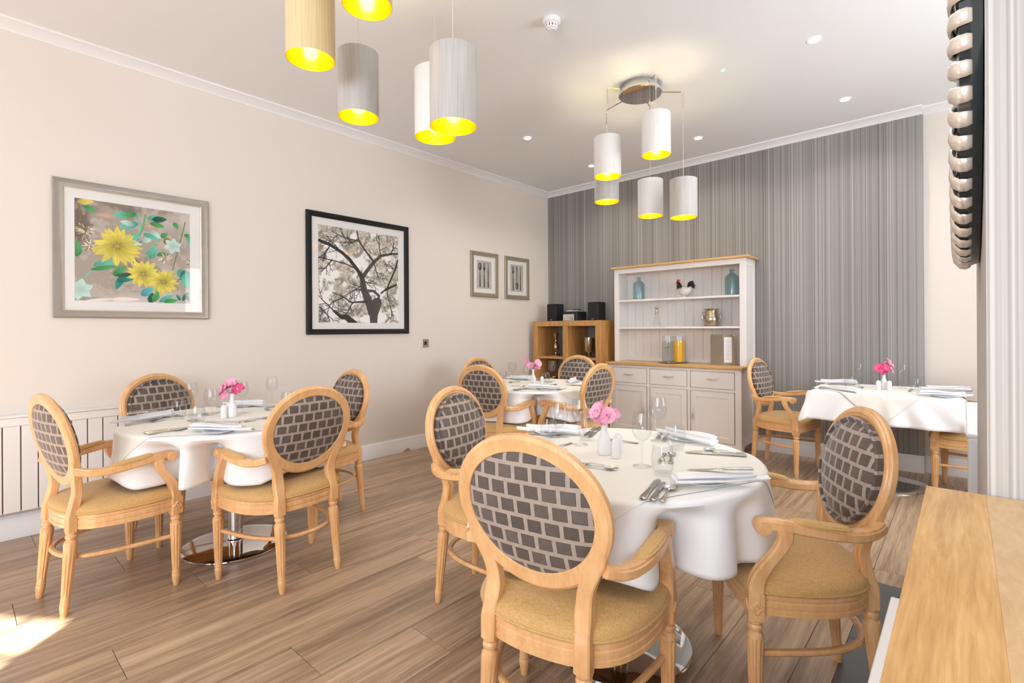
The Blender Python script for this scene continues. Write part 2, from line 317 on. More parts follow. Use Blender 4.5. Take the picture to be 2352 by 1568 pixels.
# floor: a screed with every plank on it
fl = structure(MB().box(-4.4, 1.75, -6.3, 5.7, -0.08, -0.006), 'floor', 'groove')
joints = {}  # plank width 0.2487 along X, planks run along Y
PW, PL = 0.2487, 1.438
xk = lambda k: -2.447 + PW * k
off = {0: 0.413, 1: 1.678, 2: 0.876, 3: 1.265, -1: 1.212, -2: 0.817, -3: 0.184, 6: 0.926}
plank_mesh = {}
def plank(x0, x1, y0, y1, mat='floor', name='plank'):
    key = (round(x1 - x0, 3), round(y1 - y0, 3), mat)
    hx, hy = (x1 - x0) / 2, (y1 - y0) / 2
    if key not in plank_mesh:
        o = MB().box(-hx + 0.0009, hx - 0.0009, -hy + 0.0009, hy - 0.0009, -0.006, 0.0, bev=0.0008).build(name, mat, fl); plank_mesh[key] = o.data
    else:
        o = bpy.data.objects.new(name, plank_mesh[key]); COL.objects.link(o); o.parent = fl
    o.location = ((x0 + x1) / 2, (y0 + y1) / 2, 0)
SLX, SLY = -0.345, 2.967
for k in range(-8, 17):
    x0, x1 = xk(k), xk(k + 1)
    if x1 < XL or x0 > XR: continue
    x0, x1 = max(x0, XL), min(x1, XR)
    yy = off.get(k, (k * 0.57) % PL) - PL * 4
    while yy < YB + 0.06:
        y0, y1 = yy, yy + PL; yy += PL
        ymin = -1.2 if x0 > -3.4 else -1.6
        y0 = max(y0, ymin); y1 = min(y1, YB + 0.06)
        if y1 - y0 < 0.01: continue
        if x1 <= SLX: plank(x0, x1, y0, y1); continue
        if x0 < SLX:  # split against the slate area
            plank(x0, SLX, y0, y1); xs = SLX
        else: xs = x0
        y0 = max(y0, SLY)
        if y1 - y0 > 0.01: plank(xs, x1, y0, y1)
for i in range(4):
    for j in range(7):
        plank(SLX + 0.49 * i, min(SLX + 0.49 * (i + 1), XR), SLY - 0.6 * (j + 1), SLY - 0.6 * j, 'slate', 'tile')
# walls
wl = structure(MB().box(XL - 0.12, XL, -6.3, YB + 0.2, -0.08, ZC), 'wall_left', 'wall')
wb = MB().box(XL - 0.1, -0.25, YB, YB + 0.15, 0, ZC); wb = structure(wb, 'wall_back', 'stripe')
wb2 = structure(MB().box(-0.262, XR + 0.1, YB + 0.055, YB + 0.2, -0.08, ZC), 'wall_back_recess', 'wall')
structure(MB().box(XR, XR + 0.12, 2.29, 2.5, 0, ZC).box(XR, XR + 0.12, 2.5, 4.1, 0, 0.95).box(XR, XR + 0.12, 2.5, 4.1, 2.45, ZC).box(XR, XR + 0.12, 4.1, YB + 0.15, 0, ZC).box(XR, XR + 0.12, -2.2, 1.33, 0, ZC), 'wall_right', 'wall')
structure(MB().box(0.032, XR + 0.12, 1.325, 2.29, 0, ZC), 'wall_nib', 'stripe_l')
def slab(name, z0, z1, mat):
    def by(x): return BAY0.y + (x - BAY0.x) * BAYU.y / BAYU.x - 0.05
    pts = [(-4.4, by(-4.4)), (1.75, by(1.75)), (1.75, 5.7), (-4.4, 5.7)]
    return structure(MB().add([(x, y, z0) for x, y in pts] + [(x, y, z1) for x, y in pts], [(3, 2, 1, 0), (4, 5, 6, 7), (0, 1, 5, 4), (1, 2, 6, 5), (2, 3, 7, 6), (3, 0, 4, 7)]), name, mat)
slab('ceiling', ZC, ZC + 0.1, 'ceiling')
# bay wall with two window openings, the second made up; local frame along BAYU
def bay_box(mb, s0, s1, n0, n1, z0, z1, bev=0):
    a = MB().box(s0, s1, n0, n1, z0, z1, bev)
    mb.add([BAY0 + BAYU * p[0] + BAYN * p[1] + Vector((0, 0, p[2])) for p in a.v], a.f); return mb
mb = MB()
bay_box(mb, -5.7, WS0, -0.04, 0, 0, ZC); bay_box(mb, WS1, W20, -0.04, 0, 0, ZC); bay_box(mb, W21, 1.75, -0.04, 0, 0, ZC)
for a, b_ in ((WS0, WS1), (W20, W21)): bay_box(mb, a, b_, -0.04, 0, 0, SILL); bay_box(mb, a, b_, -0.04, 0, HEAD, ZC)
structure(mb, 'wall_front', 'wall')
def bay_window(name, s0, s1, z0, z1, bars_s, bars_z):
    wn = empty(name, kind='structure')
    fb = MB(); fw = 0.001
    for (a, b_, c, d) in ((s0, s1, z0, z0 + 0.05), (s0, s1, z1 - fw, z1), (s0, s0 + 0.05, z0, z1), (s1 - fw, s1, z0, z1)): bay_box(fb, a, b_, -0.05, -0.01, c, d)
    fb.build('window_frame', 'white', wn)
    gb = MB()
    for b_ in bars_s: bay_box(gb, b_ - 0.009, b_ + 0.009, -0.04, -0.02, z0, z1)
    for b_ in bars_z: bay_box(gb, s0, s1, -0.04, -0.02, b_ - 0.012, b_ + 0.012)
    gb.build('glazing_bars', 'white', wn)
    p_ = MB(); bay_box(p_, s0, s1, -0.032, -0.028, z0, z1); p_.build('pane', 'pane', wn)
    sl_ = MB(); bay_box(sl_, s0 - 0.05, s1 + 0.05, -0.02, 0.16, z0 - 0.03, z0); sl_.build('window_sill', 'white', wn)
bay_window('window_1', WS0, WS1, SILL, HEAD, [WS1 - 0.195 - 0.32 * i for i in range(7)], [HEAD - 0.152 - 0.30 * i for i in range(6)])
wn2 = empty('added_window_2', kind='structure')  # made-up unseen window, closed by a blind so no sun enters
fb = MB()
for (a, b_, c, d) in ((W20, W21, SILL, SILL + 0.05), (W20, W21, HEAD - 0.05, HEAD), (W20, W20 + 0.05, SILL, HEAD), (W21 - 0.05, W21, SILL, HEAD)): bay_box(fb, a, b_, -0.06, -0.02, c, d)
fb.build('window_frame', 'white', wn2); bl = MB(); bay_box(bl, W20 + 0.05, W21 - 0.05, -0.045, -0.04, SILL + 0.05, HEAD - 0.05); bl.build('added_roller_blind', 'cloth', wn2)
wn3 = empty('added_window_3', kind='structure')  # unseen window added to go with the side fill lamp
MB().box(XR + 0.03, XR + 0.07, 2.5, 4.1, 0.95, 1.0).box(XR + 0.03, XR + 0.07, 2.5, 4.1, 2.4, 2.45).box(XR + 0.03, XR + 0.07, 2.5, 2.55, 1.0, 2.4).box(XR + 0.03, XR + 0.07, 4.05, 4.1, 1.0, 2.4).build('window_frame', 'white', wn3)
MB().box(XR + 0.045, XR + 0.05, 2.55, 4.05, 1.0, 2.4).build('added_roller_blind', 'cloth', wn3)
# coving: profile (out from wall, down from ceiling)
CP = [(0.0, 0.056), (0.007, 0.055), (0.009, 0.050), (0.022, 0.040), (0.036, 0.030), (0.052, 0.021), (0.070, 0.014), (0.082, 0.011), (0.084, 0.004), (0.090, 0.0)]
def sweep_wall(name, p0, p1, n, prof, zfun, mat, m0=0, m1=0):
    """p0->p1 along the wall, n = direction into the room; m0/m1 mitre slope at the ends"""
    p0, p1, n = Vector(p0), Vector(p1), Vector(n); d = (p1 - p0).normalized(); mb = MB(); rings = []
    base = [(0, prof[-1][1] if name.startswith('trim') else 0)]
    for (p, mt) in ((p0, m0), (p1, m1)):
        rg = [(p + n * o + d * (mt * o)).to_tuple()[:2] + (zfun(h),) for o, h in prof]
        rg.append((p + n * 0).to_tuple()[:2] + (zfun(prof[-1][1]),)); rings.append(rg)
    mb.loft(rings, smooth=False); return structure(mb, name, mat)
zc = lambda h: ZC - h
sweep_wall('trim_1', (XL, -6.1, 0), (XL, YB, 0), (1, 0, 0), CP, zc, 'white', 0, -1)
sweep_wall('trim_2', (XL, YB, 0), (-0.25, YB, 0), (0, -1, 0), CP, zc, 'white', 1, 0.0)
sweep_wall('trim_3', (-0.25, YB + 0.055, 0), (XR, YB + 0.055, 0), (0, -1, 0), CP, zc, 'white', 0, 0)
BP = [(0.0, 0.142), (0.006, 0.142), (0.010, 0.136), (0.010, 0.130), (0.014, 0.126), (0.014, 0.114), (0.019, 0.104), (0.019, 0.0)]
zb = lambda h: h
sweep_wall('baseboard_left', (XL, -6.1, 0), (XL, YB, 0), (1, 0, 0), BP, zb, 'white', 0, -1)
sweep_wall('baseboard_back', (XL, YB, 0), (-0.25, YB, 0), (0, -1, 0), BP, zb, 'white', 1, 0)
sweep_wall('baseboard_right', (-0.25, YB + 0.055, 0), (XR, YB + 0.055, 0), (0, -1, 0), BP, zb, 'white', 0, 0)
# radiator cover of vertical boards against the left wall
rc = empty('radiator_cover', (XL, -0.1, 0), 0, 'white panelled radiator cover of upright boards along the cream wall', 'radiator cover')
MB().box(0.055, 0.06, -1.0, 0.93, 0.175, 0.68).build('backing', 'groove', rc)
gy = [0.201, 0.278, 0.353, 0.429, 0.506, 0.582, 0.659, 0.736]
ys = [gy[0] - 0.0765 * i for i in range(16, 0, -1)] + gy + [0.812, 0.889, 0.93 + 0.1]
bd = None
for i in range(len(ys) - 1):
    a, b_ = ys[i] + 0.1, min(ys[i + 1] + 0.1, 1.03)
    if b_ - a < 0.02: continue
    MB().box(0.058, 0.07, a + 0.0028, b_ - 0.0028, 0.169, 0.675, bev=0.001).build('board', 'cover', rc)
MB().box(0.03, 0.078, -1.2, 1.03, 0.672, 0.722, bev=0.004).box(0.0, 0.086, -1.2, 1.035, 0.722, 0.738, bev=0.003).build('top_rail', 'cover', rc)
MB().box(0.0, 0.058, 1.018, 1.03, 0.169, 0.68).build('side_panel', 'cover', rc)
# low white pier behind the nib wall
structure(MB().box(0.01, 0.2, 2.292, 3.25, 0.0, 0.845, bev=0.004).box(0.004, 0.2, 2.292, 3.26, 0.845, 0.862, bev=0.004), 'trim_4', 'white')
# ================================================================== CHAIRS (local +Y is the way the sitter faces)
def smooth_pts(keys, n):
    """Catmull-Rom through the key points"""
    K = [Vector(k) for k in keys]; K = [K[0] * 2 - K[1]] + K + [K[-1] * 2 - K[-2]]; out = []
    m_ = len(K) - 3
    for j in range(n + 1):
        t = j / n * m_; i = min(int(t), m_ - 1); t -= i; a, b_, c, d = K[i:i + 4]
        out.append(0.5 * ((2 * b_) + (c - a) * t + (2 * a - 5 * b_ + 4 * c - d) * t * t + (3 * b_ - a - 3 * c + d) * t ** 3))
    return out
OZ, OA, OB, LEAN = 0.741, 0.2085, 0.1885, -0.21   # oval centre line
NV = Vector((0, 1, -LEAN)).normalized() * 1.0      # normal of the back, towards the sitter
def oval(t, a=OA, b=OB, nrm=0.0):
    e = 1 + 0.05 * math.cos(t)                       # a touch wider at the top
    x = a * e * math.sin(t); z = OZ + b * math.cos(t); y = -0.208 + LEAN * (z - OZ)
    return Vector((x, y, z)) + Vector((0, 1, 0.21)).normalized() * nrm
def turned_leg(foot, top, name, par, block=None):
    """fluted tapering leg from the floor to the underside of the block"""
    ht = top[2] - foot[2]; sc = ht / 0.348
    prof = [(0.0, 0), (0.0115, 0.0), (0.013, 0.004), (0.0175, 0.040), (0.0185, 0.052), (0.0165, 0.058), (0.0178, 0.064), (0.0165, 0.070), (0.0165, 0.082), (0.018, 0.10), (0.0215, 0.20), (0.0248, 0.285), (0.0250, 0.296), (0.0235, 0.305), (0.0175, 0.311), (0.017, 0.316), (0.0215, 0.321), (0.0225, 0.329), (0.0190, 0.336), (0.0230, 0.342), (0.0235, 0.348), (0.0, 0.348)]
    mb = MB().lathe([(a, b * sc) for a, b in prof], n=60, c=foot, flute=(0.095, 0.29, 10, 0.17), cap=False, top=(top[0] - foot[0], top[1] - foot[1], ht))
    if block: mb.box(*block, bev=0.002)
    return mb.build(name, 'beech', par, sharp=24)
def seat_outline(k=1.0, n=56, front=0.212):
    """plan of the seat: bowed front, rounded back; k scales about the middle"""
    keys = [(0, 0.222), (0.12, 0.218), (0.215, 0.204), (0.252, 0.188), (0.268, 0.14), (0.270, 0.04), (0.252, -0.06), (0.212, -0.14), (0.145, -0.192), (0.07, -0.212), (0, -0.217)]
    right = smooth_pts([(a, b, 0) for a, b in keys], n // 2)
    pts = right + [Vector((-p.x, p.y, 0)) for p in right[-2:0:-1]]
    return [Vector((p.x * k, p.y * k, 0)) for p in pts]
def outline_inset(pts, d):
    n = len(pts); out = []
    for i in range(n):
        t = (pts[(i + 1) % n] - pts[i - 1]).normalized(); nn = Vector((t.y, -t.x, 0)); out.append(pts[i] + nn * d)
    return out
def make_chair():
    c = empty('dining_armchair', (0, 0, 0), 0, 'x', 'chair')
    so_ = seat_outline()
    # front legs with blocks (carved rosettes), rear legs
    for s_ in (-1, 1):
        lg = turned_leg((s_ * 0.253, 0.172, 0), (s_ * 0.253, 0.172, 0.346), 'leg', c, (s_ * 0.253 - 0.0235, s_ * 0.253 + 0.0235, 0.1485, 0.1955, 0.346, 0.428))
        for (ax, sg) in (('y', 1), ('x', s_)):
            mb = MB(); cz = 0.387
            def put(u_, v_, q):
                return (s_ * 0.253 + u_, 0.1955 + q, cz + v_) if ax == 'y' else (s_ * 0.253 + sg * (0.0235 + q), 0.172 + u_, cz + v_)
            n_ = 24; rgs = []
            for rr, q in ((0.0, 0.0045), (0.005, 0.004), (0.0075, 0.0005)):
                rgs.append([put(rr * math.cos(2 * PI * i / n_) + 1e-5 * math.cos(2 * PI * i / n_), rr * math.sin(2 * PI * i / n_) + 1e-5 * math.sin(2 * PI * i / n_), q) for i in range(n_)])
            for rr, q in ((0.0105, 0.0045), (0.0155, 0.004), (0.019, 0.0)):
                rgs.append([put(rr * (1 + 0.16 * math.cos(8 * PI * i / n_)) * math.cos(2 * PI * i / n_), rr * (1 + 0.16 * math.cos(8 * PI * i / n_)) * math.sin(2 * PI * i / n_), q) for i in range(n_)])
            mb.loft(rgs, smooth=True)
            for u0_, v0_ in ((-1, -1), (1, -1), (1, 1), (-1, 1)): pass
            mb.build('rosette', 'beech', lg)
        turned_leg((s_ * 0.150, -0.222, 0), (s_ * 0.143, -0.19, 0.358), 'leg', c)
    # seat rail: moulded band following the outline
    mb = MB(); prof = [(-0.004, 0.362), (0.0, 0.364), (0.0, 0.378), (-0.003, 0.380), (-0.003, 0.386), (0.0, 0.388), (0.0, 0.402), (-0.003, 0.405), (-0.003, 0.410), (0.001, 0.413), (0.001, 0.423), (-0.004, 0.427)]
    rgs = [[p + Vector((0, 0, z)) for p in outline_inset(so_, -d - 0.003)] for d, z in prof]
    inner = [[p + Vector((0, 0, z)) for p in outline_inset(so_, 0.028)] for z in (0.427, 0.362)]
    a = outline_inset(so_, 0.0)
    sgn = -1 if (outline_inset(so_, 0.01)[14] - so_[14]).dot(so_[14]) > 0 else 1
    rgs = [[p + Vector((0, 0, z)) for p in outline_inset(so_, sgn * (0.003 - d))] for d, z in prof]
    inner = [[p + Vector((0, 0, z)) for p in outline_inset(so_, sgn * 0.03)] for z in (0.427, 0.362)]
    mb.loft(rgs + inner, loop=True, smooth=False); mb.build('seat_rail', 'beech', c)
    # sprung seat
    mb = MB(); lv = [(0.004, 0.424), (0.001, 0.430), (0.0005, 0.440), (0.006, 0.452), (0.020, 0.462), (0.045, 0.470), (0.085, 0.476), (0.13, 0.479), (0.17, 0.480)]
    rgs = []
    for d, z in lv:
        rg = outline_inset(so_, sgn * d) if d < 0.05 else [Vector((p.x * (1 - d / 0.235), p.y * (1 - d / 0.215), 0)) for p in so_]
        rgs.append([p + Vector((0, 0, z)) for p in rg])
    mb.loft(rgs); seat = mb.build('seat', 'gold', c)
    pp = outline_inset(so_, sgn * 0.001); MB().tube([p + Vector((0, 0, 0.431)) for p in pp], 0.0048, n=8, loop=True).build('piping', 'gold', seat)
    # back frame: moulded oval ring and two shaped posts
    mb = MB(); N = 72; rgs = []
    sec = [(-0.022, -0.014), (-0.020, -0.0165), (0.014, -0.0165), (0.0225, -0.010), (0.0235, 0.004), (0.019, 0.010), (0.014, 0.0105), (0.011, 0.015), (0.002, 0.0165), (-0.003, 0.012), (-0.010, 0.0115), (-0.0135, 0.008), (-0.0225, 0.006)]
    for i in range(N):
        t = 2 * PI * i / N; p = oval(t); q = (oval(t + 0.01) - oval(t - 0.01)).normalized(); nf = Vector((0, 1, 0.21)).normalized(); rd = nf.cross(q)
        if rd.dot(p - Vector((0, -0.208, OZ))) < 0: rd = -rd
        wdt = 1.0 + 0.12 * max(0, -math.cos(t)) ** 3
        rgs.append([p + rd * (a_ * wdt) + nf * b_ for a_, b_ in sec])
    mb.loft(rgs, loop=True, smooth=False)
    for s_ in (-1, 1):
        ks = [(0.143, -0.193, 0.356, 0.0225, 0.019), (0.143, -0.191, 0.42, 0.0225, 0.019), (0.141, -0.183, 0.452, 0.021, 0.018), (0.139, -0.176, 0.485, 0.0235, 0.017), (0.139, -0.170, 0.52, 0.022, 0.0165), (0.146, -0.174, 0.56, 0.022, 0.0165), (0.163, -0.181, 0.60, 0.023, 0.0162), (0.183, -0.189, 0.64, 0.022, 0.0155), (0.198, -0.197, 0.68, 0.014, 0.014)]
        P = smooth_pts([(k[0], k[1], k[2]) for k in ks], 32); W = smooth_pts([(k[3], k[4], 0) for k in ks], 32); rgs = []
        for p, q in zip(P, W):
            wx, wy = q.x, q.y; cx_ = s_ * p.x
            rgs.append([(cx_ + a_ * wx, p.y + b_ * wy, p.z) for a_, b_ in ((-1, -0.8), (-0.8, -1), (0.8, -1), (1, -0.8), (1, 0.7), (0.7, 1), (0.25, 1), (0, 0.8), (-0.25, 1), (-0.7, 1), (-1, 0.7))])
        mb.loft(rgs, smooth=False)
    mb.build('back_frame', 'beech', c)
    # upholstered oval back
    mb = MB(); ra, rb = OA - 0.017, OB - 0.017; nf = 64
    def shell(profile):
        return [[oval(2 * PI * i / nf, ra * k, rb * k, h) for i in range(nf)] for k, h in profile]
    front = [(1.0, 0.004), (0.99, 0.016), (0.955, 0.023), (0.925, 0.0235), (0.905, 0.021), (0.87, 0.027), (0.78, 0.034), (0.62, 0.040), (0.42, 0.043), (0.2, 0.045), (0.004, 0.0455)]
    back = [(1.0, 0.004), (1.0, -0.008), (0.98, -0.012), (0.90, -0.018), (0.75, -0.024), (0.5, -0.029), (0.25, -0.031), (0.004, -0.0315)]
    mb.loft(shell(back[::-1] + front[1:])); bp_ = mb.build('back_pad', 'velvet', c)
    MB().tube([oval(2 * PI * i / 72, ra * 0.975, rb * 0.972, 0.0235) for i in range(72)], 0.0062, n=8, loop=True).build('piping', 'velvet', bp_)
    # arms
    for s_ in (-1, 1):
        ks = [(0.204, -0.196, 0.628), (0.226, -0.165, 0.617), (0.246, -0.115, 0.612), (0.262, -0.05, 0.618), (0.268, 0.02, 0.628), (0.266, 0.08, 0.636), (0.256, 0.135, 0.636), (0.250, 0.158, 0.630)]
        P = smooth_pts([(s_ * a_, b_, c_) for a_, b_, c_ in ks], 28); rgs = []
        for i, p in enumerate(P):
            t = (P[min(i + 1, 28)] - P[max(i - 1, 0)]).normalized(); sd_ = t.cross(Vector((0, 0, 1))).normalized(); up = sd_.cross(t)
            q = i / 28; wx = 0.016 + 0.007 * math.sin(PI * min(1, q * 1.15)) ; wz = 0.0155 + 0.003 * q
            rgs.append([p + sd_ * (a_ * wx) + up * (b_ * wz) for a_, b_ in ((-1, -0.7), (-0.75, -1), (0.75, -1), (1, -0.7), (1, 0.45), (0.8, 0.6), (0.75, 0.9), (0.5, 1), (-0.5, 1), (-0.75, 0.9), (-0.8, 0.6), (-1, 0.45))])
        mb = MB().loft(rgs, smooth=False)
        # scroll end: a drum lying across the arm with a raised spiral on each side
        cx_, cy_, cz_ = s_ * 0.252, 0.150, 0.626; n_ = 24
        mb.loft([[(cx_ + dx, cy_ + rr * math.cos(2 * PI * i / n_), cz_ + rr * math.sin(2 * PI * i / n_)) for i in range(n_)] for dx, rr in ((-0.0235, 0.018), (-0.0225, 0.0225), (-0.019, 0.0245), (0.019, 0.0245), (0.0225, 0.0225), (0.0235, 0.018))], smooth=False)
        for sd2 in (-1, 1):
            sp = [(cx_ + sd2 * 0.0235, cy_ + (0.0185 - 0.0155 * j / 30) * math.cos(0.45 * j + 1), cz_ + (0.0185 - 0.0155 * j / 30) * math.sin(0.45 * j + 1)) for j in range(31)]
            mb.tube(sp, 0.0022, n=6)
        # post from the front block, sweeping back under the arm
        ks = [(0.253, 0.172, 0.425, 0.0225, 0.0225), (0.255, 0.166, 0.47, 0.021, 0.0215), (0.262, 0.140, 0.52, 0.0195, 0.020), (0.268, 0.108, 0.565, 0.018, 0.019), (0.268, 0.092, 0.60, 0.018, 0.020), (0.266, 0.094, 0.625, 0.018, 0.022)]
        P = smooth_pts([k[:3] for k in ks], 20); W = smooth_pts([(k[3], k[4], 0) for k in ks], 20)
        mb.loft([[(s_ * p.x + a_ * q.x, p.y + b_ * q.y, p.z) for a_, b_ in ((-1, -0.8), (-0.8, -1), (0.8, -1), (1, -0.8), (1, 0.7), (0.7, 1), (0.2, 1), (0, 0.85), (-0.2, 1), (-0.7, 1), (-1, 0.7))] for p, q in zip(P, W)], smooth=False)
        arm = mb.build('arm', 'beech', c)
        ks = [(s_ * 0.2525, -0.092, 0.630), (s_ * 0.263, -0.04, 0.638), (s_ * 0.268, 0.02, 0.646), (s_ * 0.266, 0.072, 0.652)]
        P = smooth_pts(ks, 18); rgs = []
        for i, p in enumerate(P):
            q = i / 18; e = math.sqrt(max(0.02, 1 - (2 * q - 1) ** 6)); t = (P[min(i + 1, 18)] - P[max(i - 1, 0)]).normalized(); sd_ = t.cross(Vector((0, 0, 1))).normalized()
            rgs.append([p + sd_ * (0.0195 * e * math.cos(2 * PI * k / 12)) + Vector((0, 0, 0.011 * e * math.sin(2 * PI * k / 12))) for k in range(12)])
        pad = MB().loft(rgs)
        edge = []
        for k in range(40):
            a_ = 2 * PI * k / 40; q = 0.5 + 0.5 * math.cos(a_) * 0.99; i = min(18, int(q * 18)); p = P[i].lerp(P[min(18, i + 1)], q * 18 - i)
            t = (P[min(i + 1, 18)] - P[max(i - 1, 0)]).normalized(); sd_ = t.cross(Vector((0, 0, 1))).normalized()
            edge.append(p + sd_ * (0.0205 * (abs(math.sin(a_)) ** 0.5) * (1 if math.sin(a_) > 0 else -1)) + Vector((0, 0, -0.001)))
        pad.tube(edge, 0.0038, n=6, loop=True); pad.build('arm_pad', 'gold', arm)
    # bentwood stretcher hoop
    ks = [(0.245, 0.165, 0.238), (0.228, 0.06, 0.238), (0.205, -0.04, 0.238), (0.168, -0.125, 0.238), (0.125, -0.172, 0.238), (0.06, -0.202, 0.238), (0, -0.209, 0.238)]
    R_ = smooth_pts(ks, 24); path = R_ + [Vector((-p.x, p.y, p.z)) for p in R_[-2::-1]]
    MB().tube(path, 0.0105, n=10, up=(0, 0, 1), sx=1.1).build('stretcher', 'beech', c)
    return c
chair0 = make_chair()
GT = {'T1': 'armchairs around the table under the flower picture', 'T2': 'armchairs around the table by the oak shelves', 'T3': 'armchairs around the table by the oak counter', 'T4': 'armchairs at the rectangular table'}
CH = {
 'A': ('T1', -3.063, 0.515, 9.7, 'beech armchair at flower-picture table, back to the sunlit floor patch, brick velvet back'),
 'B': ('T1', -2.604, 1.153, 96.2, 'beech armchair at flower-picture table, outer side of its back turned to viewer'),
 'C': ('T1', -3.190, 1.644, 180.4, 'beech armchair at flower-picture table, beside the skirting below the tree photograph'),
 'Z': ('T1', -3.648, 0.967, -70.1, 'beech armchair between flower-picture table and white radiator cover, brick velvet back'),
 'D': ('T3', -1.583, 1.657, -76.8, 'beech armchair at oak-counter table, facing the counter, front of velvet back showing'),
 'E': ('T3', -0.890, 1.230, 9.5, 'large nearest beech armchair, whole brick velvet back turned to viewer'),
 'R': ('T3', -0.459, 1.925, 121.5, 'beech armchair beside the oak counter, its mustard seat and arm scroll turned to viewer'),
 'F': ('T2', -2.842, 2.983, 10.0, 'beech armchair at oak-shelf table, outside of its back to viewer, left of the cloth drape'),
 'G': ('T2', -3.373, 3.512, -89.7, 'beech armchair at oak-shelf table, back nearest the cream wall, mostly hidden'),
 'H': ('T2', -2.977, 4.136, 183.9, 'beech armchair directly before the oak cube shelves, front of dark velvet back showing'),
 'I': ('T2', -2.386, 3.448, 89.0, 'beech armchair between oak-shelf table and cream dresser, outside of back showing'),
 'J': ('T4', -1.165, 4.879, -96.6, 'beech armchair beside the dresser, at the end of the rectangular table'),
 'K': ('T4', 0.033, 4.954, 85.3, 'beech armchair partly hidden by white pier, at the far end of rectangular table')}
for i, (k, (tb, x, y, a, lab)) in enumerate(CH.items()):
    place(chair0, i > 0, (x, y, 0), math.radians(a), lab, GT[tb])
# ================================================================== TABLES
TT = 0.728
TAB = {'T1': (-3.09, 1.09, 0.535), 'T2': (-2.87, 3.47, 0.53), 'T3': (-1.02, 1.715, 0.525), 'T4': (-0.46, 4.88, None)}
T4H = (0.455, 0.375)
BASEC = {'T1': (-3.126, 1.093), 'T2': (-2.87, 3.47), 'T3': (-1.011, 1.745), 'T4': (-0.46, 4.9)}
TLAB = {'T1': 'round pedestal table under the flower picture, chrome column and disc base', 'T2': 'round pedestal table before the oak shelves, hidden under white cloth',
        'T3': 'round pedestal table beside the oak counter, mirror-like disc base', 'T4': 'rectangular pedestal table against the striped wallpaper, chrome disc base'}
for k, (x, y, R_) in TAB.items():
    t = empty('pedestal_table', (x, y, 0), 0, TLAB[k], 'table'); bx, by = BASEC[k][0] - x, BASEC[k][1] - y
    if R_: MB().lathe([(0, TT - 0.026), (R_ - 0.012, TT - 0.026), (R_ - 0.004, TT - 0.018), (R_ - 0.003, TT - 0.004), (R_ - 0.008, TT), (0, TT)], n=72, cap=False).build('tabletop', 'tabletop', t)
    else: MB().box(-T4H[0] + 0.004, T4H[0] - 0.004, -T4H[1] + 0.004, T4H[1] - 0.004, TT - 0.026, TT, bev=0.004).build('tabletop', 'tabletop', t)
    MB().lathe([(0.0, 0.0), (0.268, 0.0), (0.272, 0.004), (0.271, 0.010), (0.262, 0.0135), (0.20, 0.019), (0.12, 0.025), (0.06, 0.029), (0.0, 0.030)], n=96, c=(bx, by, 0), cap=False).build('base', 'chrome', t)
    MB().lathe([(0.0, 0.028), (0.048, 0.028), (0.048, 0.034), (0.0405, 0.040), (0.0405, 0.655), (0.0, 0.655)], n=40, c=(bx, by, 0), cap=False).build('column', 'chrome', t)
    mb = MB().lathe([(0, 0.655), (0.055, 0.655), (0.055, 0.668), (0, 0.668)], n=32, c=(bx, by, 0), cap=False)
    for j in range(4):
        a = PI / 4 + j * PI / 2 + 0.3; d = Vector((math.cos(a), math.sin(a), 0)); sd_ = Vector((-d.y, d.x, 0)); o_ = Vector((bx, by, 0))
        mb.loft([[o_ + d * q + sd_ * (w_ * e) + Vector((0, 0, z)) for e, z in ((-1, TT - 0.027 - h), (1, TT - 0.027 - h), (1, TT - 0.027), (-1, TT - 0.027))] for q, w_, h in ((0.02, 0.022, 0.045), (0.22, 0.016, 0.018), (0.30, 0.014, 0.012))], smooth=False)
    mb.build('spider_bracket', 'black', t)
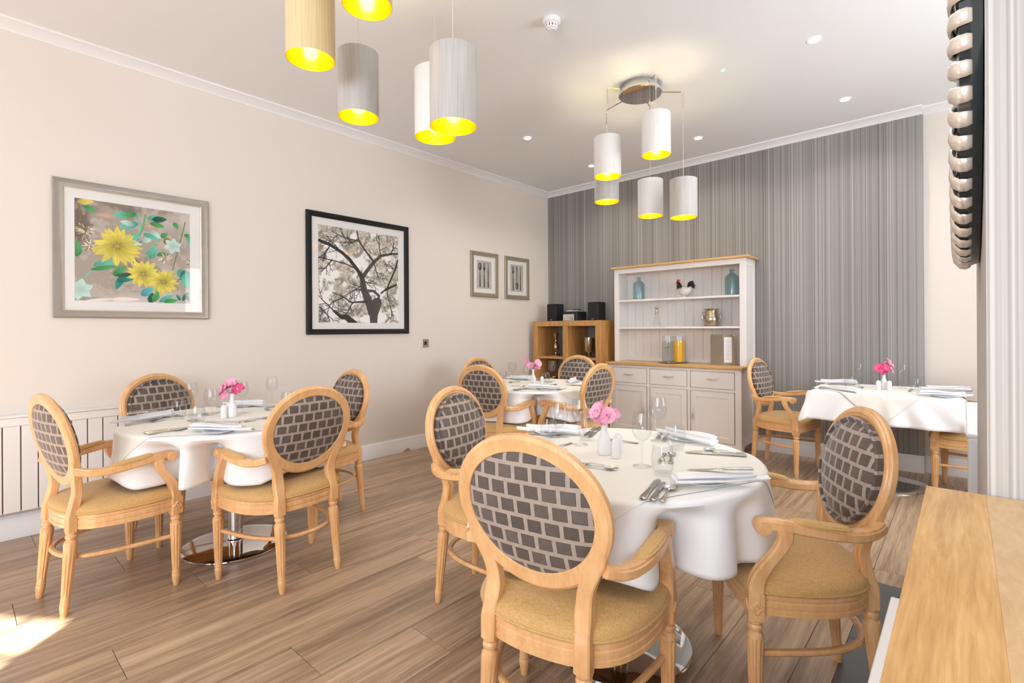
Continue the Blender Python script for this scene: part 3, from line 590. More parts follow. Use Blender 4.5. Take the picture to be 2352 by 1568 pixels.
# ---- cloths
def sstep(a, b_, x): x = max(0, min(1, (x - a) / (b_ - a))); return x * x * (3 - 2 * x)
def arm_dents(tk):
    """directions in which chair arms reach in under the rim and push the hanging cloth inwards"""
    out = []; cx, cy, R_ = TAB[tk]
    for k, (tb, x, y, a, l) in CH.items():
        if tb != tk: continue
        a = math.radians(a)
        for sx in (-0.258, 0.258):
            px, py = x + math.cos(a) * sx - math.sin(a) * 0.172, y + math.sin(a) * sx + math.cos(a) * 0.172
            out.append((px - cx, py - cy))
    return out
def make_cloth(name, tk, Lfun, mat, offz, seed, thick=0.0015, parent_rot=0.0, amp=0.04, kf=9, nth=288, nr=16):
    cx, cy, R_ = TAB[tk]; rnd = random.Random(seed); ph = [rnd.uniform(0, 2 * PI) for _ in range(5)]
    dents = arm_dents(tk); b_ = 0.014; zt = TT + 0.0015 + offz
    def fold(th): return 0.5 + 0.30 * math.sin(kf * th + ph[0]) + 0.22 * math.sin((kf + 4) * th + ph[1]) + 0.18 * math.sin((kf - 3) * th + ph[2])
    def drape(th, rr):
        s_ = rr - (R_ + 0.002)
        if s_ <= 0: return Vector((rr * math.cos(th), rr * math.sin(th), zt + 0.0006 * math.sin(9 * rr * math.cos(th + ph[3]) * 6)))
        if s_ < b_ * PI / 2: a = s_ / b_; rad, z, dp = R_ + b_ * math.sin(a), zt - b_ * (1 - math.cos(a)), 0
        else: dp = s_ - b_ * PI / 2; rad, z = R_ + b_ + dp * 0.06, zt - b_ - dp * 0.985
        rad += amp * sstep(0, 0.24, dp) * fold(th) + offz * 0.8
        for dx, dy in dents:
            td = math.atan2(dy, dx); dd = (th - td + PI) % (2 * PI) - PI; rd = math.hypot(dx, dy)
            if rd > R_ + 0.1: continue
            g = math.exp(-(dd / 0.13) ** 2); tgt_ = rd - 0.055
            k_ = g * sstep(0.0, 0.06, dp)
            if rad > tgt_: rad = rad + (tgt_ + offz - rad) * k_
        return Vector((rad * math.cos(th), rad * math.sin(th), z))
    rings = []
    ts = [2 * PI * i / nth for i in range(nth)]
    Ls = [Lfun(t) for t in ts]
    R2 = R_ + 0.002; e2 = R2 + b_ * PI / 2
    fixed = [0.01, R_ * 0.3, R_ * 0.6, R_ * 0.8, R_ * 0.9, R_ * 0.97, R2 - 0.003, R2] + [R2 + b_ * PI / 2 * q for q in (0.2, 0.4, 0.6, 0.8, 1.0)]; nt_ = len(fixed) + nr
    for j, v in enumerate(fixed): rings.append([drape(t, min(v, L - 0.0004 * (nt_ - j))) for t, L in zip(ts, Ls)])
    for j in range(1, nr + 1): rings.append([drape(t, e2 + (L - e2) * j / nr if L > e2 + 0.01 else L - 0.0004 * (nr - j)) for t, L in zip(ts, Ls)])
    mb = MB(); mb.loft(rings, cap=False, smooth=True); o0 = 0
    mb.f.append(tuple(range(nth))); mb.sm.append(True); mb.mi.append(0)
    o = mb.build(name, mat); o.location = (cx, cy, 0)
    md = o.modifiers.new('thickness', 'SOLIDIFY'); md.thickness = thick; md.offset = 1
    return o, drape
def square_L(half, rot, n=None):
    def fn(t):
        c_, s_ = abs(math.cos(t - rot)), abs(math.sin(t - rot))
        return half / max(c_, s_) if n is None else half / (c_ ** n + s_ ** n) ** (1.0 / n)
    return fn
rg = math.radians
CL = {}
for tk, hs, rot, seed, lab in (('T1', 0.755, rg(-38), 3, 'white tablecloth draped over the round table under the flower picture'),
                              ('T2', 0.752, rg(8), 5, 'white tablecloth over the round table before the oak shelves'),
                              ('T3', 0.742, rg(-20), 11, 'white tablecloth hanging in soft folds on the round table by the counter')):
    base = square_L(hs, rot + PI / 4, 6)
    o, fn = make_cloth('tablecloth', tk, lambda t, b=base: min(b(t), hs * 1.045), 'cloth', 0.0, seed)
    tag(o, lab, 'tablecloth', 'white tablecloths')
for tk, hs, rot, seed, lab in (('T1', 0.485, rg(-32), 3, 'ivory square slip cloth turned askew on the table under the flower picture'),
                              ('T2', 0.50, rg(-52), 5, 'ivory square slip cloth, two corners hanging, on the table by the oak shelves'),
                              ('T3', 0.48, rg(-23.5), 11, 'ivory square slip cloth on the round table by the counter')):
    o, fn = make_cloth('slip_cloth', tk, square_L(hs, rot), 'overlay', 0.004, seed)
    tag(o, lab, 'slip cloth', 'ivory slip cloths')
# rectangular cloth: hangs straight from the sides, in soft cones at the corners
def rect_cloth(name, Lfun, mat, offz, seed, corner_drop=1.0):
    hx, hy = T4H; cx, cy, _ = TAB['T4']; nth = 320; rnd = random.Random(seed); ph = rnd.uniform(0, 6); zt = TT + 0.0015 + offz; b_ = 0.012
    def pt(th, q, L):
        c_, s_ = math.cos(th), math.sin(th); X, Y = L * c_ * q, L * s_ * q
        ix, iy = max(-hx, min(hx, X)), max(-hy, min(hy, Y)); dx, dy = X - ix, Y - iy; s = math.hypot(dx, dy)
        if s < 1e-6: return Vector((X, Y, zt))
        nx, ny = dx / s, dy / s
        if s < b_ * PI / 2: a = s / b_; o_, z = b_ * math.sin(a), zt - b_ * (1 - math.cos(a)); dp = 0
        else: dp = s - b_ * PI / 2; o_, z = b_ + dp * 0.05, zt - b_ - dp * 0.985
        corner = (abs(dx) > 1e-6 and abs(dy) > 1e-6)
        o_ += (0.012 * (0.6 + math.sin(22 * th + ph)) * sstep(0, 0.2, dp)) + offz * 0.8
        if corner: o_ += 0.10 * sstep(0, 0.3, dp) * (2 * min(abs(nx), abs(ny))) * 0.5
        return Vector((ix + nx * o_, iy + ny * o_, z))
    ts = [2 * PI * i / nth for i in range(nth)]; rings = []
    for q in [0.02, 0.3, 0.5, 0.6, 0.65, 0.7, 0.74, 0.78, 0.82, 0.85, 0.88, 0.91, 0.94, 0.97, 1.0]: rings.append([pt(t, q, Lfun(t)) for t in ts])
    mb = MB().loft(rings, cap=False, smooth=True); mb.f.append(tuple(range(nth))); mb.sm.append(True); mb.mi.append(0)
    o = mb.build(name, mat); o.location = (cx, cy, 0); md = o.modifiers.new('thickness', 'SOLIDIFY'); md.thickness = 0.0015; md.offset = 1; return o
def rectL(hx, hy, n=9): return lambda t: 1.0 / ((abs(math.cos(t)) / hx) ** n + (abs(math.sin(t)) / hy) ** n) ** (1.0 / n)
tag(rect_cloth('tablecloth', rectL(T4H[0] + 0.225, T4H[1] + 0.225), 'cloth', 0, 4), 'white tablecloth hanging square over the rectangular table against striped wallpaper', 'tablecloth', 'white tablecloths')
tag(rect_cloth('slip_cloth', square_L(0.44, PI / 4), 'overlay', 0.004, 4), 'ivory slip cloth laid cornerwise with its point hanging on the rectangular table', 'slip cloth', 'ivory slip cloths')
# ================================================================== TABLEWARE
ZT = 0.7362
def rings_xy(secs, n=10, mb=None, smooth=True):
    """secs: (y, halfwidth, z centre, half thickness) along +Y"""
    mb = mb or MB()
    return mb.loft([[(w_ * math.cos(2 * PI * k / n), y, z + t_ * math.sin(2 * PI * k / n)) for k in range(n)] for y, w_, z, t_ in secs], smooth=smooth)
HANDLE = [(-0.100, 0.003, 0.0022, 0.0015), (-0.098, 0.0085, 0.0024, 0.0022), (-0.090, 0.0105, 0.0026, 0.0024), (-0.075, 0.0085, 0.003, 0.0022), (-0.045, 0.0050, 0.005, 0.002), (-0.02, 0.0034, 0.0075, 0.002), (0.0, 0.0030, 0.0085, 0.0018)]
def cutlery(kind, k=1.0):
    nm = {'knife': 'table_knife', 'fork': 'table_fork', 'spoon': 'dessert_spoon', 'soup': 'soup_spoon'}[kind]
    if kind == 'knife':
        mb = rings_xy([(-0.108, 0.004, 0.0045, 0.003), (-0.106, 0.0095, 0.005, 0.0042), (-0.095, 0.0105, 0.005, 0.0045), (-0.06, 0.0085, 0.005, 0.0042), (-0.012, 0.0062, 0.005, 0.004), (-0.006, 0.0075, 0.005, 0.004), (0.0, 0.0085, 0.0045, 0.0009), (0.03, 0.0095, 0.004, 0.0009), (0.085, 0.0105, 0.003, 0.0008), (0.105, 0.0075, 0.0022, 0.0007), (0.112, 0.002, 0.0018, 0.0005)])
    elif kind == 'fork':
        mb = rings_xy(HANDLE + [(0.018, 0.005, 0.008, 0.0014), (0.032, 0.0115, 0.0045, 0.0012), (0.046, 0.0125, 0.003, 0.0012), (0.050, 0.012, 0.003, 0.001)])
        for j in range(4):
            x = -0.0098 + j * 0.00653; rings_xy([(0.047, 0.0020, 0.003, 0.001), (0.075, 0.0016, 0.0055, 0.0009), (0.092, 0.0009, 0.0095, 0.0006)], 6, mb)
            n_ = 18; 
            for q in range(len(mb.v) - n_, len(mb.v)): mb.v[q] = (mb.v[q][0] + x, mb.v[q][1], mb.v[q][2])
    else:
        bw, bl = (0.023, 0.050) if kind == 'soup' else (0.0165, 0.052)
        mb = rings_xy(HANDLE + [(0.016, 0.0045, 0.008, 0.0014)]); n1, n2 = 16, 5; y0 = 0.010; rgs = []
        for sgn_, dz in ((1, 0.0011), (-1, 0.0)):
            for j in (range(n2 + 1) if sgn_ > 0 else range(n2, -1, -1)):
                q = max(0.02, j / n2); dep_ = 0.0085 * (1 - q * q)
                rgs.append([(bw * q * math.cos(2 * PI * i / n1), y0 + bl / 2 + bl / 2 * q * math.sin(2 * PI * i / n1), 0.0095 - dep_ + dz) for i in range(n1)])
        mb.loft(rgs)
    o = mb.build(nm, 'steel'); o.scale = (k, k, k); tag(o, 'x', kind if kind != 'soup' else 'spoon'); return o
def napkin_mesh(rz=0.0):
    """napkin rolled to a long pointed wad with folded layers"""
    mb = MB()
    for dz, wk, l0, l1, sk in ((0.0, 1.0, -0.145, 0.165, 0.0), (0.014, 0.74, -0.138, 0.120, 0.008)):
        secs = []
        for j in range(13):
            q = j / 12; y = l0 + (l1 - l0) * q; w_ = wk * (0.010 + 0.040 * (1 - (2 * q - 0.75) ** 2 if q < 0.9 else 0.35)) * (1 - 0.55 * q); w_ = max(0.008, w_)
            secs.append((y, w_, 0.012 + dz + 0.003 * math.sin(6 * q), 0.0105 - 0.004 * q))
        rgs = []
        for y, w_, z, t_ in secs:
            rgs.append([(sk + w_ * math.cos(a), y, z + t_ * math.sin(a) * (1 + 0.25 * math.cos(3 * a)) + 0.002 * math.cos(2.2 * a)) for a in [2 * PI * k / 14 for k in range(14)]])
        mb.loft(rgs)
    return mb
def make_glass_wine():
    g = empty('wine_glass', label='x', cat='glass')
    outer = [(0.0, 0.0), (0.033, 0.0), (0.0335, 0.0012), (0.022, 0.0035), (0.008, 0.008), (0.0042, 0.016), (0.0038, 0.05), (0.0042, 0.080), (0.008, 0.088)]
    b_o = [(0.018, 0.096), (0.028, 0.108), (0.0345, 0.124), (0.0365, 0.140), (0.0345, 0.160), (0.0305, 0.182), (0.0290, 0.190)]
    b_i = [(0.0282, 0.190), (0.0295, 0.182), (0.0333, 0.160), (0.0352, 0.140), (0.0332, 0.124), (0.0268, 0.109), (0.0165, 0.098), (0.006, 0.0935), (0.0, 0.093)]
    MB().lathe(outer + b_o + b_i, n=32, cap=False).build('glass_body', 'glass', g); return g
def make_tumbler():
    g = empty('water_tumbler', label='x', cat='glass')
    MB().lathe([(0, 0), (0.025, 0), (0.0268, 0.002), (0.033, 0.022), (0.0368, 0.045), (0.0368, 0.058), (0.034, 0.082), (0.0312, 0.100), (0.0302, 0.1005), (0.0325, 0.082), (0.0352, 0.058), (0.0350, 0.045), (0.0312, 0.023), (0.0255, 0.012), (0.0, 0.010)], n=32, cap=False).build('glass_body', 'glass', g); return g
wine0, tumb0 = make_glass_wine(), make_tumbler()
TN = {'T1': 'flower-picture table', 'T2': 'oak-shelf table', 'T3': 'oak-counter table', 'T4': 'rectangular table'}
used = set()
def put(proto, key, x, y, z, rz, lab, group):
    o = place(proto, key in used, (x, y, z), rz, lab, group); used.add(key); return o
WG = {'T3': [(-0.846, 1.626, 'tall wine glass standing nearest to the spoons on oak-counter table'), (-0.984, 2.038, 'wine glass nearest the dresser on oak-counter table'), (-1.201, 1.765, 'wine glass just behind the tall tumbler, beside the pink-flower vase of oak-counter table'), (-1.215, 1.635, 'wine glass nearest the left-hand rim of large chair back, oak-counter table')],
      'T1': [(-3.348, 0.936, 'wine glass before the velvet chair back by the radiator cover'), (-2.895, 0.905, 'wine glass before the salt cellar on flower-picture table'), (-3.188, 1.155, 'wine glass behind the pink flowers on flower-picture table'), (-3.366, 1.404, 'wine glass alone near the cream wall edge of flower-picture table')],
      'T2': [(-3.084, 3.443, 'wine glass before the cream wall on oak-shelf table'), (-2.897, 3.794, 'wine glass before the oak cube shelves on oak-shelf table'), (-2.72, 3.22, 'wine glass before the pink flowers on oak-shelf table')],
      'T4': [(-0.641, 4.961, 'wine glass at the dresser end of rectangular table'), (-0.366, 5.07, 'wine glass at the pier end of rectangular table')]}
TG = {'T3': [(-0.744, 1.572, 'clear tumbler just above the three handles on oak-counter table'), (-0.865, 1.951, 'clear tumbler beside the folded napkin nearest dresser, oak-counter table'), (-1.235, 1.862, 'clear tumbler in front of the taller wine glass by the vase, oak-counter table'), (-1.345, 1.735, 'clear tumbler half hidden by the large chair back, oak-counter table')],
      'T1': [(-3.266, 0.853, 'clear tumbler before the radiator-side chair on flower-picture table'), (-2.975, 0.86, 'clear tumbler beside the front wine glass on flower-picture table'), (-3.18, 1.42, 'clear tumbler half hidden behind the velvet chair, flower-picture table')],
      'T2': [(-3.153, 3.388, 'clear tumbler at the cream wall side of oak-shelf table'), (-2.80, 3.58, 'clear tumbler behind the flower vase on oak-shelf table')],
      'T4': [(-0.672, 4.741, 'clear tumbler at the dresser end of rectangular table'), (-0.274, 4.87, 'clear tumbler at the pier end of rectangular table')]}
for tk in WG:
    for x, y, lab in WG[tk]: put(wine0, 'wine', x, y, ZT, 0.3, lab, 'wine glasses on the laid tables')
    for x, y, lab in TG[tk]: put(tumb0, 'tumbler', x, y, ZT, 0.7, lab, 'clear tumblers on the laid tables')
# bud vases with pink blooms, salt and pepper
def make_vase():
    v = empty('bud_vase', label='x', cat='vase')
    MB().lathe([(0, 0), (0.0245, 0), (0.0262, 0.003), (0.0265, 0.03), (0.0258, 0.046), (0.020, 0.066), (0.0125, 0.086), (0.0105, 0.10), (0.0112, 0.118), (0.0140, 0.132), (0.0125, 0.1325), (0.0095, 0.118), (0.0085, 0.10), (0, 0.09)], n=32, cap=False).build('vase_body', 'china', v); return v
def bloom(mb, c, d, size, rnd, n=5):
    d = Vector(d).normalized(); a = Vector((0, 0, 1)) if abs(d.z) < 0.9 else Vector((1, 0, 0)); e1 = d.cross(a).normalized(); e2 = d.cross(e1); r0_ = rnd.uniform(0, 6)
    for j in range(n):
        th = r0_ + 2 * PI * j / n; ax = e1 * math.cos(th) + e2 * math.sin(th); sd_ = d.cross(ax); op = rnd.uniform(0.5, 0.95)
        pts = []
        for q, w_ in ((0.0, 0.06), (0.25, 0.28), (0.5, 0.50), (0.75, 0.58), (0.95, 0.42), (1.05, 0.16)):
            for e in (-1, -0.5, 0, 0.5, 1):
                rip = 0.05 * math.cos(6 * e) * q
                pts.append(Vector(c) + ax * size * q * op + sd_ * size * w_ * e + d * size * (0.55 * (q - 0.45 * q * q) * (1.6 - op) + 0.12 * abs(e) * q + rip))
        fs = [(k * 5 + i, k * 5 + i + 1, k * 5 + i + 6, k * 5 + i + 5) for k in range(5) for i in range(4)]
        mb.add(pts, fs, True)
def make_flowers(tk, x, y, blooms, lab):
    fl_ = empty('pink_flowers', (x, y, ZT), 0, lab, 'flowers', 'pink flowers in the bud vases'); rnd = random.Random(hash_(tk))
    sm = MB()
    for bx, by, bz, *_ in blooms: sm.tube(smooth_pts([(0, 0, 0.10), (bx * 0.15, by * 0.15, 0.135), (bx * 0.9, by * 0.9, bz - 0.004)], 8), 0.0012, n=5)
    for j in range(7):
        a = rnd.uniform(0, 6.28); q = rnd.uniform(0.012, 0.03); z = rnd.uniform(0.138, 0.175); d = Vector((math.cos(a), math.sin(a), 0.7)).normalized(); s_ = Vector((-d.y, d.x, 0)) * 0.006; p = Vector((math.cos(a) * q, math.sin(a) * q, z))
        sm.add([p, p + d * 0.010 + s_, p + d * 0.022, p + d * 0.010 - s_], [(0, 1, 2, 3)])
    sm.build('stems_and_leaves', 'green', fl_)
    for bx, by, bz, size, m_ in blooms:
        mb = MB(); bloom(mb, (bx, by, bz), (bx * 2.2 - r0.y * -0.03, by * 2.2 - 0.05, 0.05), size * 1.3, rnd); bloom(mb, (bx * 0.8, by * 0.8, bz - 0.012), (bx * -2 + 0.02, by * 2 - 0.03, 0.03), size * 1.05, rnd); b_ = mb.build('bloom', m_, fl_)
        MB().lathe([(0, 0), (0.004, 0.001), (0.0035, 0.008), (0, 0.010)], n=8, c=(bx, by, bz), cap=False).build('stamen', 'paper' if m_ == 'pink2' else 'pink2', b_)
def hash_(s_): return sum(ord(c_) * (i + 1) for i, c_ in enumerate(s_))
RX, RY = r0.x, r0.y     # direction across the view, used to lay the blooms out as seen
def across(t, d=0.0): return (RX * t - RY * d, RY * t + RX * d)
VS = {'T3': (-1.042, 1.696), 'T1': (-3.096, 1.069), 'T2': (-2.852, 3.46), 'T4': (-0.471, 4.904)}
BL = {'T3': [(*across(-0.026, -0.01), 0.163, 0.030, 'pink'), (*across(0.006, -0.022), 0.150, 0.028, 'pink'), (*across(0.036, -0.004), 0.150, 0.026, 'pink'), (*across(-0.012, 0.016), 0.175, 0.026, 'pink')],
      'T1': [(*across(-0.045, -0.01), 0.145, 0.034, 'pink'), (*across(0.002, 0.0), 0.190, 0.034, 'pink'), (*across(0.035, -0.01), 0.155, 0.030, 'pink2'), (*across(-0.02, -0.02), 0.170, 0.024, 'pink')],
      'T2': [(*across(-0.052, 0), 0.195, 0.030, 'pink'), (*across(0.035, -0.01), 0.185, 0.036, 'pink'), (*across(-0.012, -0.01), 0.165, 0.030, 'pink'), (*across(0.04, 0.0), 0.15, 0.026, 'pink')],
      'T4': [(*across(-0.032, -0.01), 0.155, 0.036, 'pink2'), (*across(0.038, -0.005), 0.155, 0.034, 'pink'), (*across(0.032, 0), 0.205, 0.038, 'pink'), (*across(0.0, -0.02), 0.165, 0.028, 'pink2')]}
VL = {'T3': 'slender white china bud vase on the oak-counter table', 'T1': 'white china bud vase on the flower-picture table', 'T2': 'white bud vase on the table before the oak shelves', 'T4': 'white bud vase on the rectangular table, cruets at its foot'}
FLB = {'T3': 'three pale pink blooms in the bud vase on the oak-counter table', 'T1': 'pale and deep pink blooms in the bud vase under the flower picture', 'T2': 'pale pink blooms in the bud vase before the oak shelves', 'T4': 'deep pink blooms in the bud vase against the striped wallpaper'}
vase0 = make_vase()
def make_cruet():
    s_ = empty('salt_cellar', label='x', cat='cruet')
    MB().lathe([(0, 0), (0.0145, 0), (0.016, 0.002), (0.0165, 0.03), (0.0163, 0.050), (0.0150, 0.062), (0.011, 0.070), (0.005, 0.0735), (0, 0.074)], n=28, cap=False).build('china_body', 'china', s_)
    mb = MB()
    for j in range(3): mb.lathe([(0, 0.0731), (0.0009, 0.0733), (0, 0.0742)], n=6, c=(0.004 * math.cos(j * 2.1), 0.004 * math.sin(j * 2.1), -0.0004), cap=False)
    mb.build('pouring_holes', 'black', s_); return s_
salt0 = make_cruet()
CR = {'T3': ((-0.978, 1.672), (-1.012, 1.748)), 'T1': ((-3.085, 1.022), (-3.16, 1.075)), 'T2': ((-2.80, 3.41), (-2.76, 3.47)), 'T4': ((-0.498, 4.825), (-0.432, 4.858))}
for tk in VS:
    put(vase0, 'vase', *VS[tk], ZT, 0, VL[tk], 'white bud vases'); make_flowers(tk, *VS[tk], BL[tk], FLB[tk])
    for j, (x, y) in enumerate(CR[tk]):
        o = put(salt0, 'salt', x, y, ZT, j, ('white china salt cellar, nearer the viewer, beside the bud vase of ' if j == 0 else 'white china pepper pot, behind its twin, beside the bud vase of ') + TN[tk], 'white cruets'); o.name = 'salt_cellar' if j == 0 else 'pepper_pot'
# places laid around the tables
K0, F0, SP0, SO0 = cutlery('knife'), cutlery('fork'), cutlery('spoon', 0.92), cutlery('soup', 0.92)
plate0 = MB().lathe([(0, 0.0), (0.045, 0.0), (0.048, 0.003), (0.073, 0.0095), (0.0745, 0.0115), (0.072, 0.0115), (0.046, 0.0055), (0, 0.005)], n=48, cap=False).build('side_plate', 'china'); tag(plate0, 'x', 'plate')
nap0 = napkin_mesh().build('folded_napkin', 'napkin'); tag(nap0, 'x', 'napkin')
def put1(proto, key, x, y, z, rz, lab, grp, sc=1.0):
    o = put(proto, key, x, y, z, rz, lab, grp); o.scale = tuple(sc * v for v in ({'spoon': .92, 'soup': .92}.get(key, 1.0),) * 3); return o
def lay(tk, phi, who, lr=0.15, ll=-0.20, rho=0.375, plate=(-0.265, 0.35), nrot=0.0, items='KkSFfbdD', org=None, npos=None):
    cx, cy, _ = TAB[tk]; ph = math.radians(phi); e = Vector((math.cos(ph), math.sin(ph), 0)); d = -e; rt = Vector((d.y, -d.x, 0)); o_ = Vector((*(org or (cx, cy)), 0)); ang = math.atan2(d.y, d.x) - PI / 2
    P = lambda l, q: o_ + rt * l + e * q
    tn = who + ', ' + TN[tk]; rj = random.Random(hash_(tk + who)); J = lambda: rj.uniform(-0.03, 0.03)
    G = ' of the laid places'
    def c_(key, proto, l, q, a, lab, grp, z=0, sc=1): p = P(l, q); put1(proto, key, p.x, p.y, ZT + z, ang + a, lab + ' ' + tn, grp + G, sc)
    if 'K' in items: c_('knife', K0, lr, rho, J(), 'large steel table knife at', 'knives')
    if 'k' in items: c_('knife', K0, lr + 0.024, rho + 0.01, J(), 'smaller starter knife at', 'knives', sc=0.9)
    if 'S' in items: c_('soup', SO0, lr + 0.052, rho + 0.01, J(), 'round-bowled soup spoon at', 'soup spoons')
    if 'F' in items: c_('fork', F0, ll, rho, J(), 'large steel table fork at', 'forks')
    if 'f' in items: c_('fork', F0, ll + 0.03, rho + 0.015, J(), 'smaller starter fork at', 'forks', sc=0.9)
    if 'd' in items: c_('spoon', SP0, 0.02, rho - 0.155, -PI / 2 + J(), 'dessert spoon laid crosswise at', 'dessert spoons')
    if 'D' in items: c_('fork', F0, -0.01, rho - 0.185, PI / 2 + J(), 'dessert fork laid crosswise at', 'forks', sc=0.85)
    if plate:
        p = P(*plate); put1(plate0, 'plate', p.x, p.y, ZT, 0, 'white side plate under a napkin at ' + tn, 'side plates' + G)
        q = p + (Vector((npos[0], npos[1], 0)) if npos else Vector((0, 0, 0)))
        put1(nap0, 'napkin', q.x, q.y, ZT + 0.006, ang + PI + nrot, 'white folded napkin lying across the plate at ' + tn, 'napkins' + G)
        if 'b' in items: put1(K0, 'knife', q.x + 0.006, q.y + 0.01, ZT + 0.044, ang + nrot * 0.8, 'butter knife resting on the napkin at ' + tn, 'knives' + G, 0.92)
lay('T3', -75, 'place before nearest chair', lr=0.225, ll=-0.20, plate=(-0.27, 0.34), items='KkSFdD')
lay('T3', 20.5, 'place beside the counter', lr=0.125, ll=-0.185, plate=(-0.262, 0.33), nrot=0.45, npos=(0.05, 0.0))
lay('T3', 110, 'place facing the dresser', lr=0.15, ll=-0.17, plate=(-0.255, 0.36), items='KkFfd', nrot=0.9)
lay('T3', 186, 'place facing the counter', lr=0.14, ll=-0.16, plate=(-0.20, 0.40), items='KSFfd', nrot=0.3)
lay('T1', -87, 'place nearest the sunlit floor', lr=0.155, ll=-0.20, plate=(-0.27, 0.36), nrot=0.15)
lay('T1', 7.5, 'place nearest the tree photograph', lr=0.15, ll=-0.19, plate=(-0.275, 0.385), nrot=0.5)
lay('T1', 100, 'place beyond the flowers', lr=0.15, ll=-0.19, plate=(-0.26, 0.33), items='KkFfd', nrot=1.2)
lay('T1', 192, 'place by the radiator cover', lr=0.15, ll=-0.19, plate=(-0.26, 0.33), items='KSFfdD', nrot=0.3)
lay('T2', -85, 'place nearest the viewer', lr=0.15, ll=-0.2, plate=None, items='KkFfd')
lay('T2', -3, 'place before the dresser', lr=0.15, ll=-0.2, plate=(-0.25, 0.37), items='KkFfd', nrot=0.5)
lay('T2', 96, 'place before the oak shelves', lr=0.15, ll=-0.2, plate=(-0.22, 0.35), items='KkFd', nrot=0.4)
lay('T2', 178, 'place by the cream wall', lr=0.15, ll=-0.2, plate=(-0.22, 0.35), items='KFd', nrot=0.2)
lay('T4', 180, 'place at the dresser end', lr=0.17, ll=-0.17, rho=0.31, plate=(-0.25, 0.36), items='KkSFfd', nrot=0.2)
lay('T4', 0, 'place at the pier end', lr=0.15, ll=-0.17, rho=0.31, plate=(-0.26, 0.35), items='KkFfd', nrot=0.35)
for (x, y, a, lab) in ((-0.70, 4.60, 0.9, 'white napkin whose corner hangs over the front edge of rectangular table, by its dresser end'), (-0.10, 5.12, 1.5, 'white napkin laid flat against the wall, pier end of rectangular table')):
    put1(nap0, 'napkin', x, y, ZT, a, lab, 'napkins of the laid places')
# ================================================================== DRESSER
FY = 4.99
dr = empty('dresser', (-2.285, 5.2, 0), 0, 'tall cream-painted dresser with oak tops, plate rack shelves, three drawers and three doors', 'dresser')
DX, DY = 2.285, -5.2
def db(x0, x1, y0, y1, z0, z1, bev=0.0, mb=None): return (mb or MB()).box(x0 + DX, x1 + DX, y0 + DY, y1 + DY, z0, z1, bev)
BL_, BR_ = -2.998, -1.572
mb = db(BL_, -2.96, FY, 5.41, 0, 0.825, 0.002); db(-1.627, BR_, FY, FY + 0.06, 0, 0.825, 0.002, mb); db(BR_ - 0.02, BR_ - 0.002, FY + 0.05, 5.41, 0.09, 0.825, 0, mb)
db(-2.96, -1.627, FY + 0.0006, FY + 0.03, 0.797, 0.825, 0.001, mb); db(-2.96, -1.627, FY + 0.0006, FY + 0.03, 0.604, 0.630, 0.001, mb); db(-2.96, -1.627, FY + 0.0006, FY + 0.03, 0.072, 0.104, 0.001, mb)
for a, b_ in ((-2.535, -2.505), (-2.092, -2.062)): db(a, b_, FY, FY + 0.03, 0.07, 0.80, 0.001, mb)
db(-2.98, -1.59, FY + 0.03, 5.40, 0.10, 0.80, 0, mb); db(-2.94, -1.65, FY + 0.06, 5.39, 0.0, 0.07, 0, mb)
# framed side
db(BR_ - 0.003, BR_ + 0.004, FY + 0.002, FY + 0.07, 0.0, 0.823, 0.001, mb); db(BR_ - 0.003, BR_ + 0.004, 5.34, 5.41, 0.0, 0.823, 0.001, mb); db(BR_ - 0.003, BR_ + 0.004, FY + 0.06, 5.35, 0.09, 0.17, 0.001, mb); db(BR_ - 0.003, BR_ + 0.004, FY + 0.06, 5.35, 0.75, 0.823, 0.001, mb)
mb.build('cabinet_body', 'cream', dr)
db(-3.03, -1.553, FY - 0.025, 5.425, 0.827, 0.853, 0.004).build('worktop', 'oak_top', dr)
def bow(c, axis, length, par, mname='nickel'):
    pts = []
    for j in range(13):
        q = j / 12 * 2 - 1; o_ = 0.018 * math.sqrt(max(0, 1 - q * q)) + 0.0; off_ = length / 2 * q
        pts.append((c[0] + DX + (off_ if axis == 'x' else 0), c[1] + DY - o_, c[2] + (off_ if axis == 'z' else 0) - (0.006 * (1 - q * q) if axis == 'x' else 0)))
    rad = [0.0025 + 0.0035 * (1 - (2 * j / 12 - 1) ** 2) for j in range(13)]
    MB().tube(pts, rad, n=8).build('handle', mname, par)
for a, b_ in ((-2.957, -2.538), (-2.502, -2.095), (-2.059, -1.630)):
    d_ = db(a + 0.003, b_ - 0.003, FY - 0.001, FY + 0.02, 0.633, 0.794, 0.002).build('drawer', 'cream', dr); cxh = {(-2.957): -2.755, (-2.502): -2.29, (-2.059): -1.838}[a]
    bow((cxh, FY - 0.001, 0.727), 'x', 0.115, d_)
for a, b_, hx_ in ((-2.957, -2.538, -2.572), (-2.502, -2.095, -2.478), (-2.059, -1.630, -2.028)):
    mb = db(a + 0.003, b_ - 0.003, FY + 0.006, FY + 0.02, 0.107, 0.601)
    for q in ((a + 0.003, a + 0.058, 0.107, 0.601), (b_ - 0.058, b_ - 0.003, 0.107, 0.601), (a + 0.055, b_ - 0.055, 0.107, 0.165), (a + 0.055, b_ - 0.055, 0.543, 0.601)): db(q[0], q[1], FY - 0.001, FY + 0.018, q[2], q[3], 0.0015, mb)
    d_ = mb.build('door', 'cream', dr); bow((hx_, FY - 0.001, 0.368), 'z', 0.125, d_)
